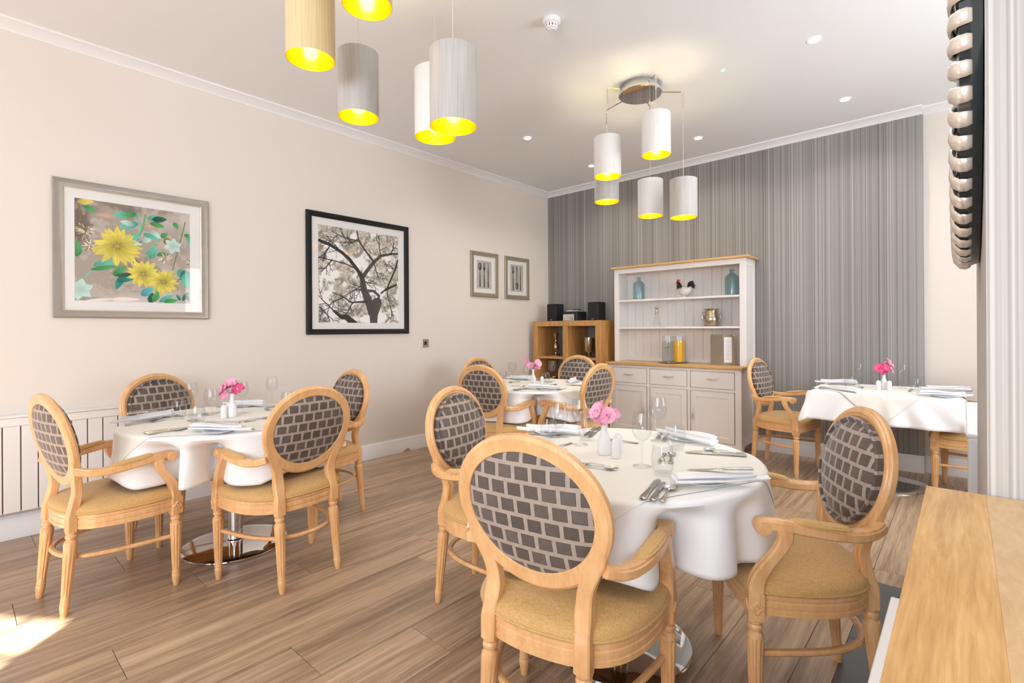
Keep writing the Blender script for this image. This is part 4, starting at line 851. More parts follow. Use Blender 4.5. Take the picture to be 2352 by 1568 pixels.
# plate rack
HY = 5.13
mb = db(-3.008, -2.953, HY, HY + 0.03, 0.853, 1.905, 0.002); db(-1.625, -1.566, HY, HY + 0.03, 0.853, 1.905, 0.002, mb)
db(-2.96, -1.62, HY, HY + 0.025, 1.852, 1.905, 0.002, mb); db(-3.006, -2.985, HY + 0.02, 5.42, 0.853, 1.905, 0, mb); db(-1.589, -1.569, HY + 0.02, 5.42, 0.853, 1.905, 0, mb)
db(-1.572, -1.564, HY + 0.001, HY + 0.05, 0.853, 1.904, 0.001, mb); db(-1.572, -1.564, 5.375, 5.42, 0.853, 1.904, 0.001, mb); db(-1.572, -1.564, HY + 0.05, 5.375, 1.83, 1.904, 0.001, mb); db(-1.572, -1.564, HY + 0.05, 5.375, 0.853, 0.93, 0.001, mb)
db(-2.985, -1.589, 5.38, 5.40, 0.853, 0.885, 0.002, mb)
mb.build('rack_frame', 'cream', dr)
for z in (1.244, 1.552): db(-2.985, -1.589, HY + 0.008, 5.40, z - 0.022, z, 0.003).build('shelf', 'cream', dr)
for j in range(14): db(-2.985 + j * 0.0997 + 0.001, -2.985 + (j + 1) * 0.0997 - 0.001, 5.40, 5.41, 0.853, 1.90, 0.002).build('back_board', 'cream', dr)
db(-3.035, -1.53, HY - 0.028, 5.43, 1.906, 1.930, 0.005).build('top_board', 'oak_top', dr)
# ================================================================== OAK CUBE SHELVES
cs = empty('cube_shelf_unit', (-3.665, 5.21, 0), 0, 'open oak cube shelf unit standing in the corner beside the dresser', 'shelf unit')
def cb(x0, x1, y0, y1, z0, z1, bev=0.002, mb=None): return (mb or MB()).box(x0 + 3.665, x1 + 3.665, y0 - 5.21, y1 - 5.21, z0, z1, bev)
cb(-4.12, -3.11, 5.0, 5.42, 1.262, 1.326).build('top_panel', 'oak', cs)
for a, b_ in ((-4.12, -4.045), (-3.185, -3.11)): cb(a, b_, 5.0, 5.42, 0.0, 1.262).build('side_panel', 'oak', cs)
cb(-3.655, -3.575, 5.002, 5.42, 0.04, 1.262).build('divider', 'oak', cs)
cb(-4.045, -3.185, 5.004, 5.42, 0.0, 0.05).build('plinth', 'oak', cs)
for z in (0.886, 0.47):
    for a, b_ in ((-4.045, -3.655), (-3.575, -3.185)): cb(a, b_, 5.004, 5.42, z - 0.028, z).build('shelf', 'oak', cs)
# things on the shelves
def lathe_thing(name, prof, mat, loc, lab, cat, n=32, group=None):
    o = MB().lathe(prof, n=n, cap=False).build(name, mat); o.location = loc; return tag(o, lab, cat, group)
lathe_thing('candlestick', [(0, 0), (0.055, 0), (0.056, 0.008), (0.045, 0.018), (0.025, 0.028), (0.02, 0.045), (0.024, 0.055), (0.036, 0.075), (0.042, 0.105), (0.038, 0.135), (0.024, 0.165), (0.018, 0.178), (0.026, 0.188), (0.026, 0.198), (0.018, 0.206), (0.022, 0.225), (0.032, 0.258), (0.040, 0.284), (0.038, 0.286), (0.02, 0.25), (0, 0.24)], 'antique', (-3.903, 5.2, 0.8862), 'turned antique-silver candlestick inside the oak cube shelf', 'candlestick')
lathe_thing('hurricane_vase', [(0, 0), (0.05, 0), (0.052, 0.006), (0.018, 0.016), (0.014, 0.026), (0.03, 0.036), (0.055, 0.056), (0.066, 0.09), (0.067, 0.235), (0.064, 0.235), (0.062, 0.09), (0.03, 0.045), (0, 0.042)], 'antique', (-3.40, 5.2, 0.8862), 'mercury-silver goblet vase inside the oak cube shelf, behind a chair', 'vase')
lathe_thing('silver_pot', [(0, 0), (0.06, 0), (0.066, 0.03), (0.066, 0.095), (0.06, 0.13), (0.066, 0.145), (0.062, 0.145), (0.055, 0.12), (0, 0.1)], 'antique', (-3.93, 5.17, 0.4702), 'small silver pot on the lower oak shelf beside pink blooms', 'pot')
def speaker(x, lab):
    s_ = empty('bookshelf_speaker', (x, 5.2, 1.3262), rg(-3), lab, 'speaker', 'black bookshelf speakers')
    MB().box(-0.072, 0.072, -0.055, 0.10, 0.0, 0.222, bev=0.003).build('cabinet', 'black', s_)
    g_ = MB().box(-0.070, 0.070, -0.064, -0.055, 0.002, 0.220, bev=0.003).build('grille', 'blackcloth', s_)
    MB().box(-0.014, 0.014, -0.0655, -0.064, 0.016, 0.022).build('badge', 'silverplastic', g_)
speaker(-3.925, 'black bookshelf speaker on the oak shelf unit, nearest the cream wall'); speaker(-3.305, 'black bookshelf speaker on the oak shelf unit, nearest the dresser')
rcv = empty('stereo_receiver', (-3.62, 5.16, 1.3262), rg(0), 'compact stereo with silver front between the two black speakers', 'stereo')
MB().box(-0.105, 0.105, -0.045, 0.16, 0.0, 0.115, bev=0.004).build('housing', 'black', rcv)
fp = MB().box(-0.104, 0.06, -0.052, -0.045, 0.004, 0.082, bev=0.002).build('front_panel', 'silverplastic', rcv)
mbk = MB(); mbk.loft([[(0.025 + rr * math.cos(2 * PI * i / 24), -0.052 - q, 0.036 + rr * math.sin(2 * PI * i / 24)) for i in range(24)] for rr, q in ((0.021, 0), (0.020, 0.008), (0.018, 0.010))]); mbk.build('volume_knob', 'nickel', fp)
MB().box(-0.092, -0.086, -0.0535, -0.052, 0.012, 0.017).build('button', 'black', fp)
MB().box(-0.07, 0.10, -0.03, 0.12, 0.1165, 0.130, bev=0.003).build('disc_tray', 'silverplastic', rcv)
rm = MB().box(-0.055, 0.055, -0.02, 0.02, 0, 0.014, bev=0.005).build('remote_control', 'black'); rm.location = (-3.555, 5.17, 1.4566); rm.rotation_euler = (0, 0, 0.2); tag(rm, 'black remote control lying on top of the compact stereo', 'remote control')
BOT = [(0, 0), (0.060, 0), (0.066, 0.006), (0.067, 0.02), (0.067, 0.165), (0.062, 0.188), (0.045, 0.207), (0.026, 0.216), (0.0225, 0.222), (0.0225, 0.250), (0.028, 0.253), (0.028, 0.262), (0.0185, 0.262), (0.0185, 0.220), (0.040, 0.203), (0.058, 0.185), (0.062, 0.165), (0.062, 0.02), (0.055, 0.010), (0, 0.008)]
lathe_thing('glass_bottle', BOT, 'bottle', (-2.765, 5.26, 1.5525), 'blue-grey glass bottle on the top dresser shelf, beside the oak unit end', 'bottle', group='blue-grey bottles on the dresser')
lathe_thing('glass_bottle', BOT, 'bottle', (-1.728, 5.23, 1.5525), 'blue-grey glass bottle on the top dresser shelf, against the striped wall end', 'bottle', group='blue-grey bottles on the dresser')
# rooster
ro = empty('rooster_figurine', (-2.225, 5.26, 1.5525), 0, 'glazed white and black rooster figurine with red comb on the top dresser shelf', 'figurine')
def blob(mb, pts, rad, sx=0.8, n=14): mb.tube(smooth_pts(pts, 14), [x[0] for x in [(v.x,) for v in smooth_pts([(q, 0, 0) for q in rad], 14)]], n=n, up=(0, 1, 0), sx=sx)
mb = MB(); blob(mb, [(-0.062, 0, 0.115), (-0.050, 0, 0.090), (-0.025, 0, 0.078), (0.012, 0, 0.078), (0.045, 0, 0.095), (0.062, 0, 0.112)], [0.012, 0.034, 0.052, 0.054, 0.036, 0.012], 1.0); mb.lathe([(0.0, 0.0), (0.034, 0), (0.034, 0.008), (0.018, 0.016), (0.02, 0.035), (0.0, 0.04)], n=20, c=(-0.01, 0, 0), cap=False); mb.build('body', 'enamel_w', ro)
mb = MB(); blob(mb, [(-0.055, 0, 0.105), (-0.064, 0, 0.135), (-0.072, 0, 0.165), (-0.074, 0, 0.182)], [0.034, 0.026, 0.017, 0.008], 1.0); mb.build('neck', 'enamel_b', ro)
mb = MB()
for j, (dx, dz, rr_) in enumerate(((0.075, 0.165, 0.03), (0.095, 0.150, 0.03), (0.105, 0.125, 0.028), (0.100, 0.100, 0.024), (0.085, 0.172, 0.022))): blob(mb, [(0.04, 0.004 * (j - 2), 0.095), (0.052, 0.005 * (j - 2), 0.145), (dx, 0.006 * (j - 2), dz)], [0.018, 0.024, rr_ * 0.8], 0.55)
mb.build('tail', 'enamel_b', ro)
mb = MB()
for j in range(4): blob(mb, [(-0.085 + 0.010 * j, 0, 0.186), (-0.085 + 0.010 * j, 0, 0.197), (-0.083 + 0.0105 * j, 0, 0.204 - 0.002 * j)], [0.008, 0.007, 0.003], 0.6, 10)
blob(mb, [(-0.086, 0, 0.180), (-0.090, 0, 0.168), (-0.088, 0, 0.155)], [0.007, 0.009, 0.005], 0.7, 10); blob(mb, [(-0.084, 0, 0.190), (-0.076, 0, 0.183), (-0.068, 0, 0.185)], [0.008, 0.012, 0.007], 1, 10); mb.build('comb', 'red', ro)
MB().tube([(-0.084, 0, 0.178), (-0.096, 0, 0.174)], [0.005, 0.0006], n=8).build('beak', 'brass', ro)
# decanter with silver stopper
dc = empty('decanter', (-2.545, 5.25, 1.2445), 0, 'conical clear glass decanter with silver stopper on the middle dresser shelf', 'decanter')
MB().lathe([(0, 0), (0.050, 0), (0.052, 0.005), (0.045, 0.03), (0.022, 0.125), (0.017, 0.142), (0.014, 0.142), (0.020, 0.12), (0.040, 0.03), (0.04, 0.012), (0, 0.010)], n=32, cap=False).build('glass_body', 'glass', dc)
MB().lathe([(0, 0.138), (0.020, 0.138), (0.021, 0.150), (0.013, 0.157), (0.012, 0.165), (0.018, 0.172), (0.018, 0.180), (0.011, 0.187), (0.010, 0.196), (0.017, 0.205), (0.019, 0.214), (0.015, 0.225), (0, 0.230)], n=24, cap=False).build('stopper', 'antique', dc)
pt_ = empty('silver_pot', (-1.938, 5.24, 1.2445), 0, 'hammered silver pot with loop handles on the middle dresser shelf', 'pot')
MB().lathe([(0, 0), (0.074, 0), (0.076, 0.010), (0.066, 0.017), (0.070, 0.028), (0.079, 0.055), (0.080, 0.080), (0.073, 0.110), (0.064, 0.135), (0.062, 0.158), (0.072, 0.174), (0.074, 0.180), (0.070, 0.180), (0.058, 0.158), (0.058, 0.13), (0.07, 0.08), (0.06, 0.03), (0, 0.02)], n=40, cap=False).build('pot_body', 'antique', pt_)
for s_ in (-1, 1): MB().tube(smooth_pts([(s_ * 0.066, 0, 0.155), (s_ * 0.086, 0, 0.13), (s_ * 0.092, 0, 0.085), (s_ * 0.078, 0, 0.05)], 12), 0.004, n=8).build('handle', 'antique', pt_)
MB().tube(smooth_pts([(-0.072, -0.035, 0.12), (-0.04, -0.075, 0.07), (0.0, -0.083, 0.055), (0.04, -0.075, 0.07), (0.072, -0.035, 0.12)], 20), 0.003, n=6).build('swag_band', 'antique', pt_)
lathe_thing('serving_tray', [(0, 0), (0.148, 0), (0.158, 0.008), (0.156, 0.010), (0.146, 0.004), (0, 0.004)], 'antique', (-2.345, 5.235, 0.8535), 'round silver tray under the two jugs on the dresser worktop', 'tray', 48)
def jug(x, name, lab, kind):
    j_ = empty(name, (x, 5.24, 0.858), 0, lab, 'jug')
    MB().lathe([(0, 0), (0.056, 0), (0.059, 0.003), (0.059, 0.285), (0.0565, 0.285), (0.0565, 0.010), (0, 0.008)], n=40, cap=False).build('glass_body', 'glass', j_)
    if kind == 'juice': MB().lathe([(0, 0.0085), (0.056, 0.0105), (0.056, 0.235), (0, 0.235)], n=40, cap=False).build('orange_juice', 'juice', j_)
    else:
        MB().lathe([(0, 0.0085), (0.056, 0.0105), (0.056, 0.225), (0, 0.225)], n=40, cap=False).build('water', 'water', j_)
        mb = MB(); rn = random.Random(4)
        for q in range(34):
            a = rn.uniform(0, 6.28); rr_ = rn.uniform(0, 0.036); z = rn.uniform(0.150, 0.222); p = Vector((rr_ * math.cos(a), rr_ * math.sin(a), z)); d = Vector((rn.uniform(-1, 1), rn.uniform(-1, 1), rn.uniform(-0.5, 0.6))).normalized(); s_ = d.cross(Vector((0, 0, 1))).normalized() * 0.007
            mb.add([p, p + d * 0.007 + s_, p + d * 0.016, p + d * 0.007 - s_], [(0, 1, 2, 3)])
        mb.tube([(0, 0, 0.19), (0.005, 0, 0.13), (0.003, 0, 0.09)], 0.0012, n=5); o_ = mb.build('mint_sprig', 'green', j_); o_['kind'] = 'stuff'
    return j_
jug(-2.413, 'water_jug', 'tall straight glass jug of water with mint on the dresser tray', 'water')
jug(-2.285, 'juice_jug', 'tall straight glass jug full of orange juice on the dresser tray', 'juice')
# menu standing open
mn = empty('menu_holder', (-1.80, 5.20, 0.8535), 0, 'taupe folding menu with brass corners standing open on the dresser worktop', 'menu')
a0, a1 = Vector((-0.145, 0.03, 0)), Vector((0.005, -0.025, 0)); b1 = Vector((0.10, 0.03, 0))
def leaf(p, q, h, t_, mat, nm, par, z0=0.0, i0=0.0, i1=1.0, front=0.0):
    d = (q - p); nn = Vector((d.y, -d.x, 0)).normalized(); P_ = p + d * i0 + nn * front; Q_ = p + d * i1 + nn * front
    v = [P_ + Vector((0, 0, z0)), Q_ + Vector((0, 0, z0)), Q_ - nn * t_ + Vector((0, 0, z0)), P_ - nn * t_ + Vector((0, 0, z0))]; v += [x + Vector((0, 0, h)) for x in v]
    return MB().add(v, [(3, 2, 1, 0), (4, 5, 6, 7), (0, 1, 5, 4), (1, 2, 6, 5), (2, 3, 7, 6), (3, 0, 4, 7)]).build(nm, mat, par)
leaf(a0, a1, 0.305, 0.004, 'menu', 'front_cover', mn); bc = leaf(a1, b1, 0.305, 0.004, 'menu', 'back_cover', mn)
pg = leaf(a1, b1, 0.255, 0.001, 'paper', 'menu_page', bc, 0.025, 0.05, 0.72, 0.0015)
for j in range(14): leaf(a1, b1, 0.003, 0.0004, 'ink', 'text_line', pg, 0.06 + j * 0.0145, 0.14 + 0.03 * (j % 3), 0.55 - 0.05 * ((j * 2) % 3), 0.0022) if False else None
tl = MB()
for j in range(14):
    d = b1 - a1; nn = Vector((d.y, -d.x, 0)).normalized() * 0.0021; p0, p1 = a1 + d * (0.14 + 0.03 * (j % 3)) + nn, a1 + d * (0.56 - 0.05 * ((j * 2) % 3)) + nn; z = 0.06 + j * 0.0145
    tl.add([p0 + Vector((0, 0, z)), p1 + Vector((0, 0, z)), p1 + Vector((0, 0, z + 0.0028)), p0 + Vector((0, 0, z + 0.0028))], [(0, 1, 2, 3)])
tl.build('menu_text', 'ink', bc)['kind'] = 'stuff'
for (i0, i1, z0, hh) in ((0.82, 1.0, 0.293, 0.012), (0.94, 1.0, 0.27, 0.035), (0.82, 1.0, 0.0, 0.012), (0.94, 1.0, 0.0, 0.035)): leaf(a1, b1, hh, 0.001, 'brass', 'brass_corner', bc, z0, i0, i1, 0.0012)
leaf(a0, a1, 0.03, 0.001, 'brass', 'brass_corner', mn, 0.275, 0.94, 1.0, 0.0012)
# ================================================================== PICTURES on the left wall
def paint_mesh(name, arr, y0, y1, z0, z1, x, par):
    """flat print: a grid coloured per vertex, arr[row from top, column along +Y]"""
    h, w_ = arr.shape[:2]; ysv = np.linspace(y0, y1, w_); zs = np.linspace(z1, z0, h)
    Y, Z_ = np.meshgrid(ysv, zs); v = np.stack([np.full(Y.size, x), Y.ravel(), Z_.ravel()], 1)
    idx = np.arange(h * w_).reshape(h, w_); q = np.stack([idx[:-1, :-1], idx[1:, :-1], idx[1:, 1:], idx[:-1, 1:]], -1).reshape(-1, 4)
    me = bpy.data.meshes.new(name); me.vertices.add(len(v)); me.vertices.foreach_set('co', v.ravel()); nl = q.size
    me.loops.add(nl); me.loops.foreach_set('vertex_index', q.ravel()); me.polygons.add(len(q)); me.polygons.foreach_set('loop_start', np.arange(0, nl, 4)); me.polygons.foreach_set('loop_total', np.full(len(q), 4)); me.update()
    ca = me.color_attributes.new('paint', 'FLOAT_COLOR', 'POINT'); c4 = np.ones((h * w_, 4), np.float32); c4[:, :3] = np.clip(arr.reshape(-1, 3), 0, 1) ** 2.2; ca.data.foreach_set('color', c4.ravel())
    me.materials.append(M['paint']); o = bpy.data.objects.new(name, me); COL.objects.link(o); o.parent = par; return o
class Canvas:
    def __init__(s, w_, h, W, Hh, seed=0):   # W,Hh: logical size
        s.w, s.h, s.W, s.H = w_, h, W, Hh; s.a = np.zeros((h, w_, 3)); s.X, s.Y = np.meshgrid((np.arange(w_) + .5) * W / w_, (np.arange(h) + .5) * Hh / h); s.r = np.random.RandomState(seed); s.e = W / w_
    def noise(s, cells, oct_=4):
        out = np.zeros((s.h, s.w)); amp = 1; tot = 0
        for o in range(oct_):
            n = max(2, int(cells * 2 ** o)); m_ = max(2, int(n * s.H / s.W)); g = s.r.rand(m_ + 2, n + 2); x = s.X / s.W * n; y = s.Y / s.H * m_; xi, yi = x.astype(int), y.astype(int); fx, fy = x - xi, y - yi; fx = fx * fx * (3 - 2 * fx); fy = fy * fy * (3 - 2 * fy)
            out += amp * ((g[yi, xi] * (1 - fx) + g[yi, xi + 1] * fx) * (1 - fy) + (g[yi + 1, xi] * (1 - fx) + g[yi + 1, xi + 1] * fx) * fy); tot += amp; amp *= 0.55
        return out / tot
    def blend(s, mask, col):
        mask = np.clip(mask, 0, 1)[..., None]; s.a = s.a * (1 - mask) + np.asarray(col) * mask
    def petal(s, x, y, ang, ln, wd, col, col2=None):
        """leaf/petal shape from (x,y) outwards, ang in degrees (0 = right, 90 = up)"""
        c_, s_ = math.cos(math.radians(ang)), -math.sin(math.radians(ang)); u_ = (s.X - x) * c_ + (s.Y - y) * s_; v_ = -(s.X - x) * s_ + (s.Y - y) * c_; q = u_ / ln
        half = wd * np.where((q > 0) & (q < 1), np.sin(np.pi * np.clip(q, 0, 1) ** 0.8) ** 0.8, 0); m_ = np.clip((half - np.abs(v_)) / s.e, 0, 1); m_[(q <= 0) | (q >= 1)] = 0
        s.blend(m_, col)
        if col2 is not None: s.blend(m_ * np.clip(1 - q * 1.6, 0, 1) * 0.9, col2); s.blend(m_ * np.clip(1 - np.abs(v_) / (wd * 0.12), 0, 1) * 0.35 * (q < 0.8), col2); s.blend(m_ * np.clip(-v_ / wd, 0, 1) * 0.35, np.asarray(col) * 0.82)
    def line(s, pts, w0, w1, col):
        n = len(pts) - 1
        for i in range(n):
            (x0, y0), (x1, y1) = pts[i], pts[i + 1]; dx, dy = x1 - x0, y1 - y0; L_ = max(1e-6, dx * dx + dy * dy); t = np.clip(((s.X - x0) * dx + (s.Y - y0) * dy) / L_, 0, 1); d = np.hypot(s.X - x0 - t * dx, s.Y - y0 - t * dy); w_ = w0 + (w1 - w0) * (i + t) / n
            s.blend(np.clip((w_ / 2 - d) / s.e + 0.5, 0, 1), col)
    def disc(s, x, y, rx, ry, col, soft=None): s.blend(np.clip((1 - np.hypot((s.X - x) / rx, (s.Y - y) / ry)) * min(rx, ry) / (soft or s.e), 0, 1), col)
def framed(name, y0, y1, z0, z1, fw, dp, fmat, lab, inner, arr, mat_in=None, lipm=None):
    p = empty(name, (XL, (y0 + y1) / 2, (z0 + z1) / 2), 0, lab, 'picture'); cy_, cz_ = (y0 + y1) / 2, (z0 + z1) / 2; Wy, Wz = (y1 - y0) / 2, (z1 - z0) / 2
    rgs = []
    for d, x in ((0.0, 0.001), (0.0, dp * 0.8), (fw * 0.12, dp), (fw * 0.55, dp * 0.97), (fw * 0.8, dp * 0.72), (fw, dp * 0.62), (fw, 0.004)): rgs.append([(x, -Wy + d, -Wz + d), (x, Wy - d, -Wz + d), (x, Wy - d, Wz - d), (x, -Wy + d, Wz - d)])
    MB().loft(rgs + [[(0.001, -Wy + fw, -Wz + fw), (0.001, Wy - fw, -Wz + fw), (0.001, Wy - fw, Wz - fw), (0.001, -Wy + fw, Wz - fw)]], loop=True, smooth=False).build('frame', fmat, p)
    if lipm: MB().loft([[(x, -Wy + d, -Wz + d), (x, Wy - d, -Wz + d), (x, Wy - d, Wz - d), (x, -Wy + d, Wz - d)] for d, x in ((fw - 0.001, dp * 0.64), (fw + 0.004, dp * 0.55), (fw + 0.004, 0.004), (fw - 0.001, 0.004))], loop=True, smooth=False).build('inner_lip', lipm, p)
    iy0, iy1, iz0, iz1 = [a - b_ for a, b_ in zip(inner, (cy_, cy_, cz_, cz_))]
    MB().loft([[(x, a, c), (x, b_, c), (x, b_, d), (x, a, d)] for x, a, b_, c, d in ((0.002, -Wy + fw * 0.9, Wy - fw * 0.9, -Wz + fw * 0.9, Wz - fw * 0.9), (0.0065, -Wy + fw * 0.9, Wy - fw * 0.9, -Wz + fw * 0.9, Wz - fw * 0.9), (0.0065, iy0, iy1, iz0, iz1), (0.0035, iy0 + 0.002, iy1 - 0.002, iz0 + 0.002, iz1 - 0.002), (0.002, iy0, iy1, iz0, iz1))], loop=True, smooth=False).build('mount', 'mat', p)
    paint_mesh('print', arr, iy0, iy1, iz0, iz1, 0.0036, p)
    MB().box(dp * 0.4, dp * 0.4 + 0.001, -Wy + fw * 0.95, Wy - fw * 0.95, -Wz + fw * 0.95, Wz - fw * 0.95).build('glass', 'pane', p)
    return p
# --- flower painting (logical 100 x 102)
cv = Canvas(300, 304, 100, 101.5, 3)
n1, n2, n3 = cv.noise(3, 5), cv.noise(2, 4), cv.noise(14, 3)
base = np.array([0.66, 0.62, 0.57])[None, None] * np.ones((cv.h, cv.w, 1)); dk = np.array([0.43, 0.38, 0.35]); lt = np.array([0.82, 0.80, 0.77])
cv.a = base; cv.blend(np.clip((n1 - 0.48) * 5 + 0.3 * np.exp(-((cv.X - 45) ** 2 + (cv.Y - 88) ** 2) / 500) + 0.2 * (cv.X < 55), 0, 1), dk); cv.blend(np.clip((n2 - 0.5) * 5 + (cv.X - 70) / 60 + (cv.Y - 60) / 200, 0, 1) * 0.75, lt); cv.blend(np.clip((n3 - 0.55) * 4, 0, 0.4), lt)
YEL, YEL2, OLV = (0.90, 0.84, 0.38), (0.60, 0.55, 0.16), (0.52, 0.46, 0.20)
TEA, TEA2, GRN, DGR, MINT = (0.40, 0.78, 0.68), (0.10, 0.55, 0.50), (0.30, 0.66, 0.38), (0.10, 0.38, 0.28), (0.76, 0.90, 0.86)
def flower(x, y, R_, n, col, c2, seed, ys_=0.85):
    rr_ = np.random.RandomState(seed)
    for k in list(range(n)) + list(range(n)):
        cv.petal(x, y, 360 * k / n + rr_.uniform(-9, 9), R_ * rr_.uniform(0.82, 1.08), R_ * 0.17, np.array(col) * rr_.uniform(0.92, 1.06), c2)
    for k in range(14): cv.line([(x, y), (x + R_ * 0.34 * math.cos(k * 0.9) * rr_.uniform(.4, 1), y + R_ * 0.3 * math.sin(k * 0.9) * rr_.uniform(.4, 1))], 0.9, 0.3, OLV)
    cv.disc(x, y, R_ * 0.1, R_ * 0.09, (0.72, 0.64, 0.42))
for pts, w0, w1, c in (([(3, 3), (5, 18), (3, 30)], 1.2, 1, OLV), ([(52, 8), (54, 25), (48, 38)], 1.5, 1, TEA), ([(58, 8), (56, 22), (50, 38)], 1.2, 1, GRN), ([(66, 24), (58, 34), (50, 40)], 1.2, 0.8, DGR), ([(95, 10), (92, 24), (86, 50), (82, 68)], 1.1, 0.8, (0.45, 0.5, 0.25)), ([(10, 82), (6, 90)], 1, 1, TEA), ([(8, 78), (20, 62)], 1.2, 0.8, TEA), ([(83, 80), (92, 72), (100, 74)], 1.2, 0.8, (0.5, 0.48, 0.4)), ([(60, 60), (58, 50), (68, 38)], 1, 0.8, GRN), ([(68, 86), (66, 98)], 1, 0.8, GRN), ([(60, 78), (60, 92)], 1, .8, GRN)): cv.line(pts, w0, w1, c)
for x, y, a, ln, wd, c in ((2, 4, 10, 14, 3, YEL), (8, 7, -30, 10, 3, GRN), (44, 10, 190, 14, 3.6, TEA), (50, 8, 200, 12, 3, GRN), (52, 18, 200, 18, 4, TEA), (48, 20, 170, 12, 3, MINT), (60, 12, 20, 12, 3, TEA), (62, 16, -10, 14, 3, GRN), (64, 12, 10, 14, 3.4, DGR), (60, 24, -30, 14, 4, MINT), (56, 28, -20, 16, 3, TEA), (40, 34, 10, 14, 4, TEA), (38, 37, -10, 18, 3, MINT), (54, 36, 15, 10, 3, MINT), (74, 33, -10, 9, 4, YEL2), (72, 30, 40, 8, 3, GRN), (62, 54, 75, 16, 4.5, TEA), (68, 50, 20, 10, 2.5, GRN), (50, 62, 120, 10, 3, DGR), (14, 66, 20, 20, 3.5, TEA), (12, 70, 14, 26, 2.4, GRN), (30, 74, 40, 16, 3, GRN), (38, 74, 250, 16, 3.2, TEA2), (34, 80, 20, 20, 3, TEA2), (46, 72, 190, 16, 2.2, DGR), (2, 58, 90, 16, 4, GRN), (88, 64, -50, 14, 5, TEA), (94, 64, -80, 18, 6, TEA2), (98, 66, -100, 18, 6, TEA), (84, 12, -60, 8, 2.5, GRN), (94, 24, -20, 8, 2.5, GRN), (100, 26, -100, 10, 3, TEA), (54, 94, 40, 14, 4, (0.35, 0.72, 0.78)), (62, 102, 80, 12, 3.5, DGR), (64, 100, 60, 14, 3.4, GRN), (70, 100, 30, 16, 3, TEA), (74, 100, 10, 14, 3, GRN), (92, 98, 60, 12, 2.4, TEA2), (94, 92, -50, 8, 1.6, OLV), (90, 98, 120, 8, 1.6, TEA2)): cv.petal(x, y, a, ln, wd, c, np.array(c) * 0.7)
for x, y, R_, n in ((83, 38, 9, 6), (4, 90, 11, 6)):
    for k in range(n): cv.petal(x, y, 60 * k + 20, R_, R_ * 0.36, MINT, np.array(MINT) * 0.86)
for x, y, R_ in ((9, 32, 10), (12, 46, 7), (76, 52, 7), (98, 54, 4)):
    rr_ = np.random.RandomState(int(x))
    for k in range(46): a = rr_.uniform(0, 6.28); q = rr_.uniform(0.2, 1) * R_; cv.line([(x + 0.5 * q * math.cos(a), y + 0.5 * q * math.sin(a)), (x + q * math.cos(a), y + q * math.sin(a))], 0.9, 0.5, ((0.93, 0.90, 0.82), (0.45, 0.36, 0.22), (0.78, 0.76, 0.62))[k % 3])
cv.petal(28, 99, 2, 26, 2.4, (0.93, 0.90, 0.87)); cv.petal(8, 101, 6, 26, 1.6, (0.93, 0.90, 0.87))
flower(34, 44, 21, 15, YEL, YEL2, 1); flower(56, 71, 16, 14, YEL, YEL2, 2); flower(74, 78, 15, 13, YEL, YEL2, 5)
p1 = framed('flower_painting', 0.4275, 1.2905, 1.3135, 2.1875, 0.047, 0.026, 'silverframe', 'large painting of yellow flowers and teal leaves in a pewter frame on cream wall', (0.532, 1.1765, 1.4225, 2.078), cv.a, lipm='lip')
# --- tree photograph, sepia
cv = Canvas(300, 308, 100, 102.5, 8)
nA, nB, nC = cv.noise(7, 5), cv.noise(26, 3), cv.noise(48, 2)
cv.a = np.ones((cv.h, cv.w, 3)) * np.array([0.98, 0.975, 0.965])
hole = np.zeros_like(nA)
for x, y, a, b_ in ((20, 22, 9, 7), (45, 35, 8, 9), (14, 50, 12, 8), (8, 74, 12, 12), (40, 78, 10, 7), (70, 65, 14, 6), (60, 97, 25, 6), (30, 60, 6, 5), (95, 92, 8, 9), (40, 8, 7, 4), (88, 40, 6, 5)): hole = np.maximum(hole, 1.2 * np.exp(-(((cv.X - x) / a) ** 2 + ((cv.Y - y) / b_) ** 2) * 1.2))
leafm = np.clip((nA - 0.30 - hole * 0.34 + (nB - 0.5) * 0.35) * 7, 0, 1); cv.blend(leafm * 0.95, (0.74, 0.71, 0.66)); cv.blend(leafm * np.clip((nB - 0.5) * 6, 0, 1) * 0.75, (0.52, 0.49, 0.44)); cv.blend(leafm * np.clip((nC - 0.60) * 8, 0, 1) * 0.8, (0.95, 0.94, 0.92)); cv.blend(leafm * np.clip((0.42 - nC) * 8, 0, 1) * 0.35 * (cv.Y > 70), (0.3, 0.28, 0.25))
TR, TD = (0.26, 0.235, 0.22), (0.13, 0.11, 0.10)
cv.line([(66, 104), (66, 92), (70, 80)], 9, 13, TR); cv.line([(64, 90), (59, 76), (54, 66), (52, 55), (50, 48)], 11, 5, TR); cv.line([(70, 84), (74, 77)], 9, 5, TR)
cv.line([(52, 52), (56, 46), (66, 34), (76, 25), (88, 22), (101, 20)], 5, 2, TR); cv.line([(51, 52), (46, 44), (36, 33), (28, 27), (14, 20), (-1, 16)], 4.5, 3, TD); cv.line([(66, 32), (58, 24), (48, 12), (45, -1)], 2.4, 1.4, TD)
cv.line([(72, 78), (73, 71), (66, 66), (58, 66)], 3.2, 3, TR); cv.line([(76, 68), (84, 62), (90, 50), (96, 38), (99, 28)], 2, 2, TD); cv.line([(82, 64), (90, 60), (97, 57)], 2.6, 2, TD)
cv.line([(58, 78), (50, 79), (38, 80), (28, 74), (16, 70)], 2.4, 0.8, TD); cv.line([(42, 104), (32, 96), (26, 96), (18, 90)], 8, 2.5, TD); cv.line([(50, 50), (42, 42), (30, 38), (14, 36), (0, 34)], 1.6, 0.9, TD)
rr_ = np.random.RandomState(5)
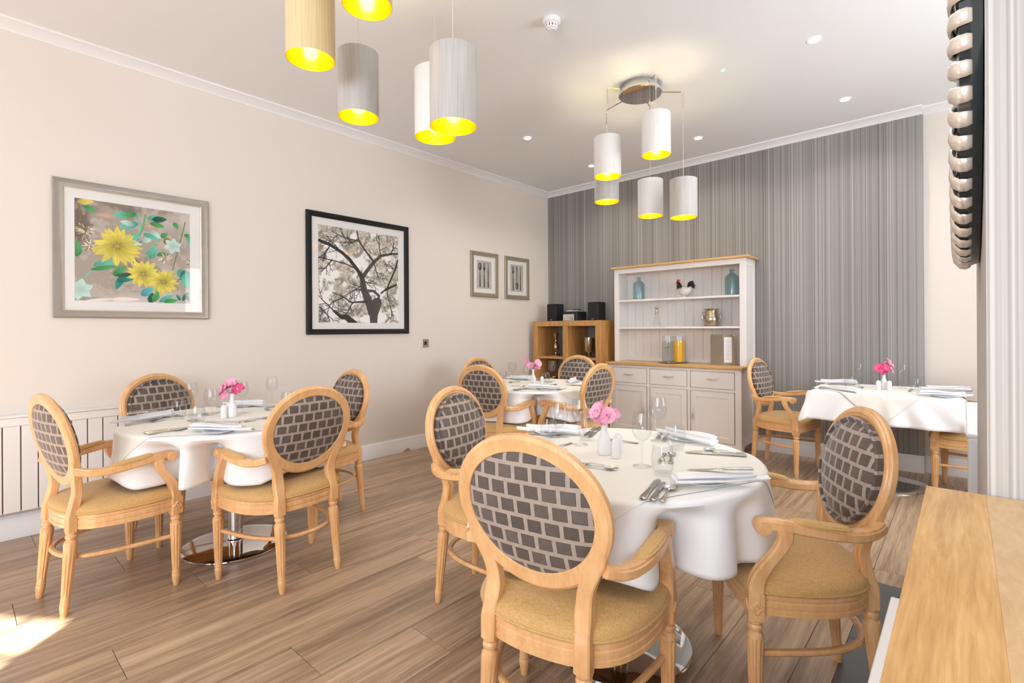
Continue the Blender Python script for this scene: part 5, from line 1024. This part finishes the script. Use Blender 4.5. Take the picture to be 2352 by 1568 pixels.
def twig(x, y, a, ln, w_, dep_):
    pts = [(x, y)]
    for k in range(4): a += rr_.uniform(-0.35, 0.35); x += math.cos(a) * ln / 4; y += math.sin(a) * ln / 4; pts.append((x, y))
    cv.line(pts, w_, w_ * 0.5, TD)
    if dep_:
        for k in (1, 2, 3): twig(*pts[k], a + rr_.choice([-0.8, 0.8]), ln * 0.55, w_ * 0.6, dep_ - 1)
for x, y, a, ln in ((30, 28, -2.4, 26), (48, 12, 3.0, 34), (46, 10, 2.2, 18), (14, 20, 2.2, 20), (76, 25, -1.6, 24), (88, 22, -0.7, 18), (66, 34, 0.9, 22), (56, 66, 3.4, 26), (54, 60, 2.6, 20), (52, 56, 0.4, 18), (40, 80, 1.9, 20), (28, 75, 2.8, 22), (18, 90, 3.7, 24), (16, 36, 2.6, 18), (84, 62, 1.2, 18), (96, 40, 3.9, 14), (88, 82, 1.5, 18), (2, 86, 0.8, 22)): twig(x, y, a, ln, 1.3, 2)
p2 = framed('tree_photograph', 2.0445, 3.1085, 1.189, 2.265, 0.047, 0.03, 'blackgloss', 'sepia photograph of a branching tree in a wide black frame on cream wall', (2.155, 2.996, 1.292, 2.155), cv.a)
# --- cutlery prints
def cutlery_print(kinds, seed):
    c = Canvas(90, 120, 75, 100, seed); n_ = c.noise(5, 4); c.a = np.ones((c.h, c.w, 3)) * np.array([0.72, 0.70, 0.67]); c.blend((n_ > 0.52) * 0.25, (0.84, 0.83, 0.81)); K_ = (0.20, 0.19, 0.18)
    for k, (kd, x) in enumerate(kinds):
        up = not kd.endswith('-'); kd = kd.rstrip('-'); Y = (lambda v: v) if up else (lambda v: 100 - v)
        c.line([(x, Y(36)), (x, Y(92))], 2.6, 5.5, K_)
        if kd == 'spoon': c.disc(x, Y(22), 8, 14, K_); c.disc(x - 1.5, Y(20), 4.5, 9, (0.5, 0.5, 0.48))
        elif kd == 'fork':
            c.line([(x, Y(36)), (x, Y(28))], 3, 10, K_)
            for d in (-4, -1.4, 1.4, 4): c.line([(x + d, Y(29)), (x + d, Y(8))], 1.7, 1.3, K_)
        else: c.line([(x, Y(52)), (x, Y(8))], 6, 3.5, (0.30, 0.29, 0.27)); c.line([(x - 1, Y(50)), (x - 1, Y(10))], 1.5, 1, (0.55, 0.55, 0.53))
    return c.a
framed('cutlery_print', 3.982, 4.436, 1.606, 2.134, 0.047, 0.022, 'champagne', 'small print of spoon, fork and knife in champagne frame, nearer the tree photograph', (4.084, 4.330, 1.704, 2.034), cutlery_print((('spoon', 17), ('fork', 38), ('knife', 58)), 1), lipm='lip')
framed('cutlery_print', 4.56, 5.019, 1.605, 2.133, 0.047, 0.022, 'champagne', 'small print of fork, upturned spoon and knife in champagne frame, nearer the corner', (4.664, 4.915, 1.699, 2.039), cutlery_print((('fork', 17), ('spoon-', 38), ('knife', 58)), 2), lipm='lip')
sw = empty('wall_switch', (XL, 3.328, 1.085), 0, 'square steel wall plate with black centre below the cutlery prints', 'switch')
MB().box(0.0005, 0.009, -0.043, 0.043, -0.043, 0.043, bev=0.002).build('plate', 'nickel', sw); MB().box(0.009, 0.011, -0.017, 0.017, -0.017, 0.019, bev=0.001).build('insert', 'black', sw)
chip = MB(); cp = [(3.02, 0.001), (3.115, 0.001), (3.11, 0.022), (3.095, 0.034), (3.07, 0.030), (3.045, 0.016)]
chip.loft([[(XL + x, y, z) for y, z in cp] for x in (0.0185, 0.0198)], smooth=False).build('plaster_chip', 'fig_plaster', bpy.data.objects['baseboard_left'])
# ================================================================== CEILING FITTINGS
def pendant(cx, cy, hangs, lab, hh, rotd):
    """chrome disc with angled mirror plate and five shades on thin cords; hangs: (x, y, z of the lower rim, silk)"""
    o = empty('pendant_cluster', (cx, cy, ZC), 0, lab, 'light fitting')
    MB().lathe([(0, -0.075), (0.155, -0.075), (0.16, -0.070), (0.16, -0.055), (0.150, -0.050), (0.135, -0.001), (0, -0.001)], n=64, cap=False).build('ceiling_disc', 'chrome', o)
    for j, (x, y, z, mt) in enumerate(hangs):
        d = Vector((x - cx, y - cy, 0)); L_ = d.length; d.normalize(); zz = -0.045; tip = Vector((x - cx, y - cy, 0))
        MB().tube(smooth_pts([d * 0.12 + Vector((0, 0, zz)), d * (L_ * 0.7) + Vector((0, 0, zz)), d * (L_ - 0.022) + Vector((0, 0, zz)), d * (L_ - 0.005) + Vector((0, 0, zz - 0.006)), d * L_ + Vector((0, 0, zz - 0.025)), d * L_ + Vector((0, 0, zz - 0.115))], 30), 0.0052, n=10).build('arm', 'chrome', o)
        zt = z + hh - ZC; zb_ = z - ZC; c = (x - cx, y - cy, 0)
        MB().tube([tip + Vector((0, 0, zz - 0.11)), tip + Vector((0, 0, zt + 0.02))], 0.0017, n=6).build('cord', 'cord', o)
        R_ = 0.099
        sh = MB().lathe([(R_ - 0.0015, zb_ + 0.001), (R_ - 0.0005, zb_), (R_, zb_ + 0.001), (R_, zb_ + hh - 0.001), (R_ - 0.0005, zb_ + hh), (R_ - 0.0015, zb_ + hh - 0.001)], n=64, c=c, cap=False).build('shade', mt, o)
        MB().lathe([(R_ - 0.002, zb_ + 0.0005), (R_ - 0.002, zb_ + hh - 0.0005)], n=64, c=c, cap=False).build('shade_lining', 'lining', sh)
        mb = MB().lathe([(0, zt + 0.02), (0.012, zt + 0.018), (0.014, zt - 0.02), (0.016, zt - 0.075), (0, zt - 0.075)], n=20, c=c, cap=False)
        for k in range(3): a = k * 2.094 + j; mb.tube([(c[0], c[1], zt - 0.012), (c[0] + (R_ - 0.002) * math.cos(a), c[1] + (R_ - 0.002) * math.sin(a), zt - 0.004)], 0.0014, n=6)
        mb.build('lampholder', 'white', sh)
        MB().lathe([(0, zt - 0.075), (0.013, zt - 0.08), (0.026, zt - 0.11), (0.030, zt - 0.130), (0.024, zt - 0.152), (0, zt - 0.162)], n=24, c=c, cap=False).build('bulb', 'bulb', sh)
        pl = bpy.data.lights.new('bulb_light', 'POINT'); pl.energy = 0.9; pl.color = (1, 0.78, 0.42); pl.shadow_soft_size = 0.032
        po = bpy.data.objects.new('bulb_light', pl); COL.objects.link(po); po.parent = o; po.location = (c[0], c[1], zt - 0.19)
    return o
pendant(-1.815, 3.49, [(-1.965, 3.265, 2.352, 'shade_white'), (-1.605, 3.32, 2.441, 'shade_white'), (-2.175, 3.60, 2.262, 'shade_grey'), (-1.88, 3.78, 2.13, 'shade_white'), (-1.58, 3.72, 2.063, 'shade_grey')], 'chrome pendant cluster of five shades hanging before the striped wallpaper, smaller in view', 0.288, 0)
pendant(-1.915, 1.31, [(-2.068, 1.032, 2.375, 'shade_gold'), (-1.793, 1.134, 2.533, 'shade_gold'), (-2.252, 1.371, 2.287, 'shade_grey'), (-1.902, 1.575, 2.153, 'shade_white'), (-1.595, 1.418, 2.074, 'shade_grey')], 'pendant cluster of five large shades near the viewer, gold and grey silk', 0.318, 0)
def downlight(x, y, lab, led='led', r_=0.043, energy=24):
    o = empty('downlight' if led == 'led' else 'indicator_light', (x, y, ZC), 0, lab, 'downlight' if led == 'led' else 'indicator', 'ceiling downlights' if led == 'led' else None)
    MB().lathe([(r_ * 0.72, -0.0005), (r_ * 0.72, -0.003), (r_ * 0.85, -0.006), (r_, -0.004), (r_, -0.0005)], n=32, cap=False).build('trim_ring', 'white' if led == 'led' else 'white', o)
    MB().lathe([(0, -0.0035), (r_ * 0.72, -0.0035), (r_ * 0.72, -0.0008), (0, -0.0008)], n=32, cap=False).build('lens', led, o)
    if led == 'led':
        sp = bpy.data.lights.new('downlight_beam', 'SPOT'); sp.energy = energy; sp.spot_size = 2.5; sp.spot_blend = 0.8; sp.color = (1, 0.93, 0.84); sp.shadow_soft_size = 0.03
        so_ = bpy.data.objects.new('downlight_beam', sp); COL.objects.link(so_); so_.parent = o; so_.location = (0, 0, -0.012)
DL = {(-0.705, 3.69): 'white recessed downlight nearest the mirror, largest in view', (-0.705, 4.82): 'white recessed downlight above the rectangular table', (-1.902, 4.83): 'white recessed downlight above the dresser', (-3.112, 3.71): 'white recessed downlight above the oak-shelf table', (-3.113, 4.83): 'white recessed downlight above the oak cube shelves, half behind a shade'}
DL[(-0.705, 2.56)] = 'added unseen downlight that brightens the armchair by the counter'; DL[(-0.705, 1.43)] = 'added unseen downlight that brightens the nearest round table'  # two lamps out of view, added to lighten the middle of the room
for (x, y), lab in DL.items(): downlight(x, y, lab, energy=24 if y > 3 else 13)
downlight(-1.27, 3.68, 'tiny green indicator light in the ceiling beside the pendant disc', 'green_led', 0.016)
sm_ = empty('smoke_detector', (-1.815, 2.394, ZC), 0, 'round white smoke detector on the ceiling', 'smoke detector')
MB().lathe([(0, -0.001), (0.052, -0.001), (0.053, -0.018), (0.049, -0.026), (0.040, -0.030), (0.034, -0.034), (0.034, -0.036)], n=40, cap=False).build('housing', 'white', sm_)
mb = MB()
for k in range(12):
    a = 2 * PI * k / 12; mb.loft([[(rr * math.cos(a + e), rr * math.sin(a + e), z) for e in (-0.16, 0.16) for rr in ((r1, r1 - 0.004) if e < 0 else (r1 - 0.004, r1))] for r1, z in ((0.038, -0.030), (0.034, -0.052))], smooth=False)
mb.build('vent_ribs', 'white', sm_)
MB().lathe([(0, -0.030), (0.026, -0.030), (0.025, -0.052), (0.0, -0.052)], n=32, cap=False).build('sensor_core', 'silverplastic', sm_)
MB().lathe([(0, -0.05), (0.035, -0.05), (0.034, -0.056), (0.024, -0.060), (0.022, -0.064), (0, -0.064)], n=32, cap=False).build('cap', 'white', sm_)
# ================================================================== MIRROR on the nib wall
mr_ = empty('round_mirror', (0.032, 1.80, 1.87), 0, 'round wall mirror with silver ribs around a black rim, seen edge-on on grey wallpaper', 'mirror')
def ring_loft(prof, n=120):   # prof: (out from the wall, radius)
    return [[(-o_, r_ * math.cos(2 * PI * i / n), r_ * math.sin(2 * PI * i / n)) for o_, r_ in prof] for i in range(n)]
MB().loft(ring_loft([(0.002, 0.36), (0.026, 0.36), (0.038, 0.38), (0.041, 0.46), (0.037, 0.483), (0.020, 0.487), (0.002, 0.480)]), loop=True, smooth=False).build('rim', 'mirrorblack', mr_)
MB().loft([[(-0.012, r_ * math.cos(2 * PI * i / 96), r_ * math.sin(2 * PI * i / 96)) for i in range(96)] for r_ in (0.001, 0.362)] + [[(-0.004, 0.362 * math.cos(2 * PI * i / 96), 0.362 * math.sin(2 * PI * i / 96)) for i in range(96)]], cap=False).build('mirror_glass', 'mirror', mr_)
rib = None; NR = 64
for k in range(NR):
    if rib is None:
        mb = MB(); rgs = []
        for o_, r_, w_ in ((0.017, 0.489, 0.013), (0.026, 0.494, 0.0155), (0.038, 0.491, 0.0160), (0.047, 0.478, 0.0160), (0.050, 0.455, 0.0155), (0.049, 0.420, 0.0145), (0.045, 0.390, 0.012), (0.034, 0.370, 0.006)):
            rgs.append([(-o_ - 0.0 + (-0.006 * math.sin(a)) * (1 if r_ < 0.485 else 0.3), r_ - 0.004 + 0.006 * math.sin(a) * (1 if r_ > 0.48 else 0.2), w_ * math.cos(a)) for a in [2 * PI * q / 10 for q in range(10)]])
        mb.loft(rgs); rib = mb.build('rib', 'pewterrib', mr_, sharp=75); o = rib
    else:
        o = bpy.data.objects.new('rib', rib.data); COL.objects.link(o); o.parent = mr_
    o.rotation_euler = (2 * PI * k / NR, 0, 0)
# ================================================================== COUNTER in the foreground
ct = empty('counter', (0, 0.5, 0), 0, 'foreground oak-topped white counter standing against the grey wallpapered nib', 'counter')
MB().box(-0.058, 0.030, -0.9, 0.818, 0.872, 0.90, bev=0.0003).build('board', 'counter', ct)
MB().box(0.0300, 0.40, -0.9, 0.818, 0.872, 0.90, bev=0.0003).build('board', 'counter2', ct)
MB().box(0.4002, 0.80, -0.9, 0.818, 0.872, 0.90, bev=0.0015).build('board', 'counter2', ct)
MB().box(-0.045, 0.78, -0.88, 0.80, 0.0, 0.872).build('cabinet_body', 'white', ct)
MB().box(-0.087, -0.062, -0.88, 0.482, 0.0, 0.80, bev=0.0015).box(-0.063, -0.045, -0.80, 0.46, 0.72, 0.78).build('side_board', 'white', ct)
# clear prototypes that were never used are removed; nothing else is hidden
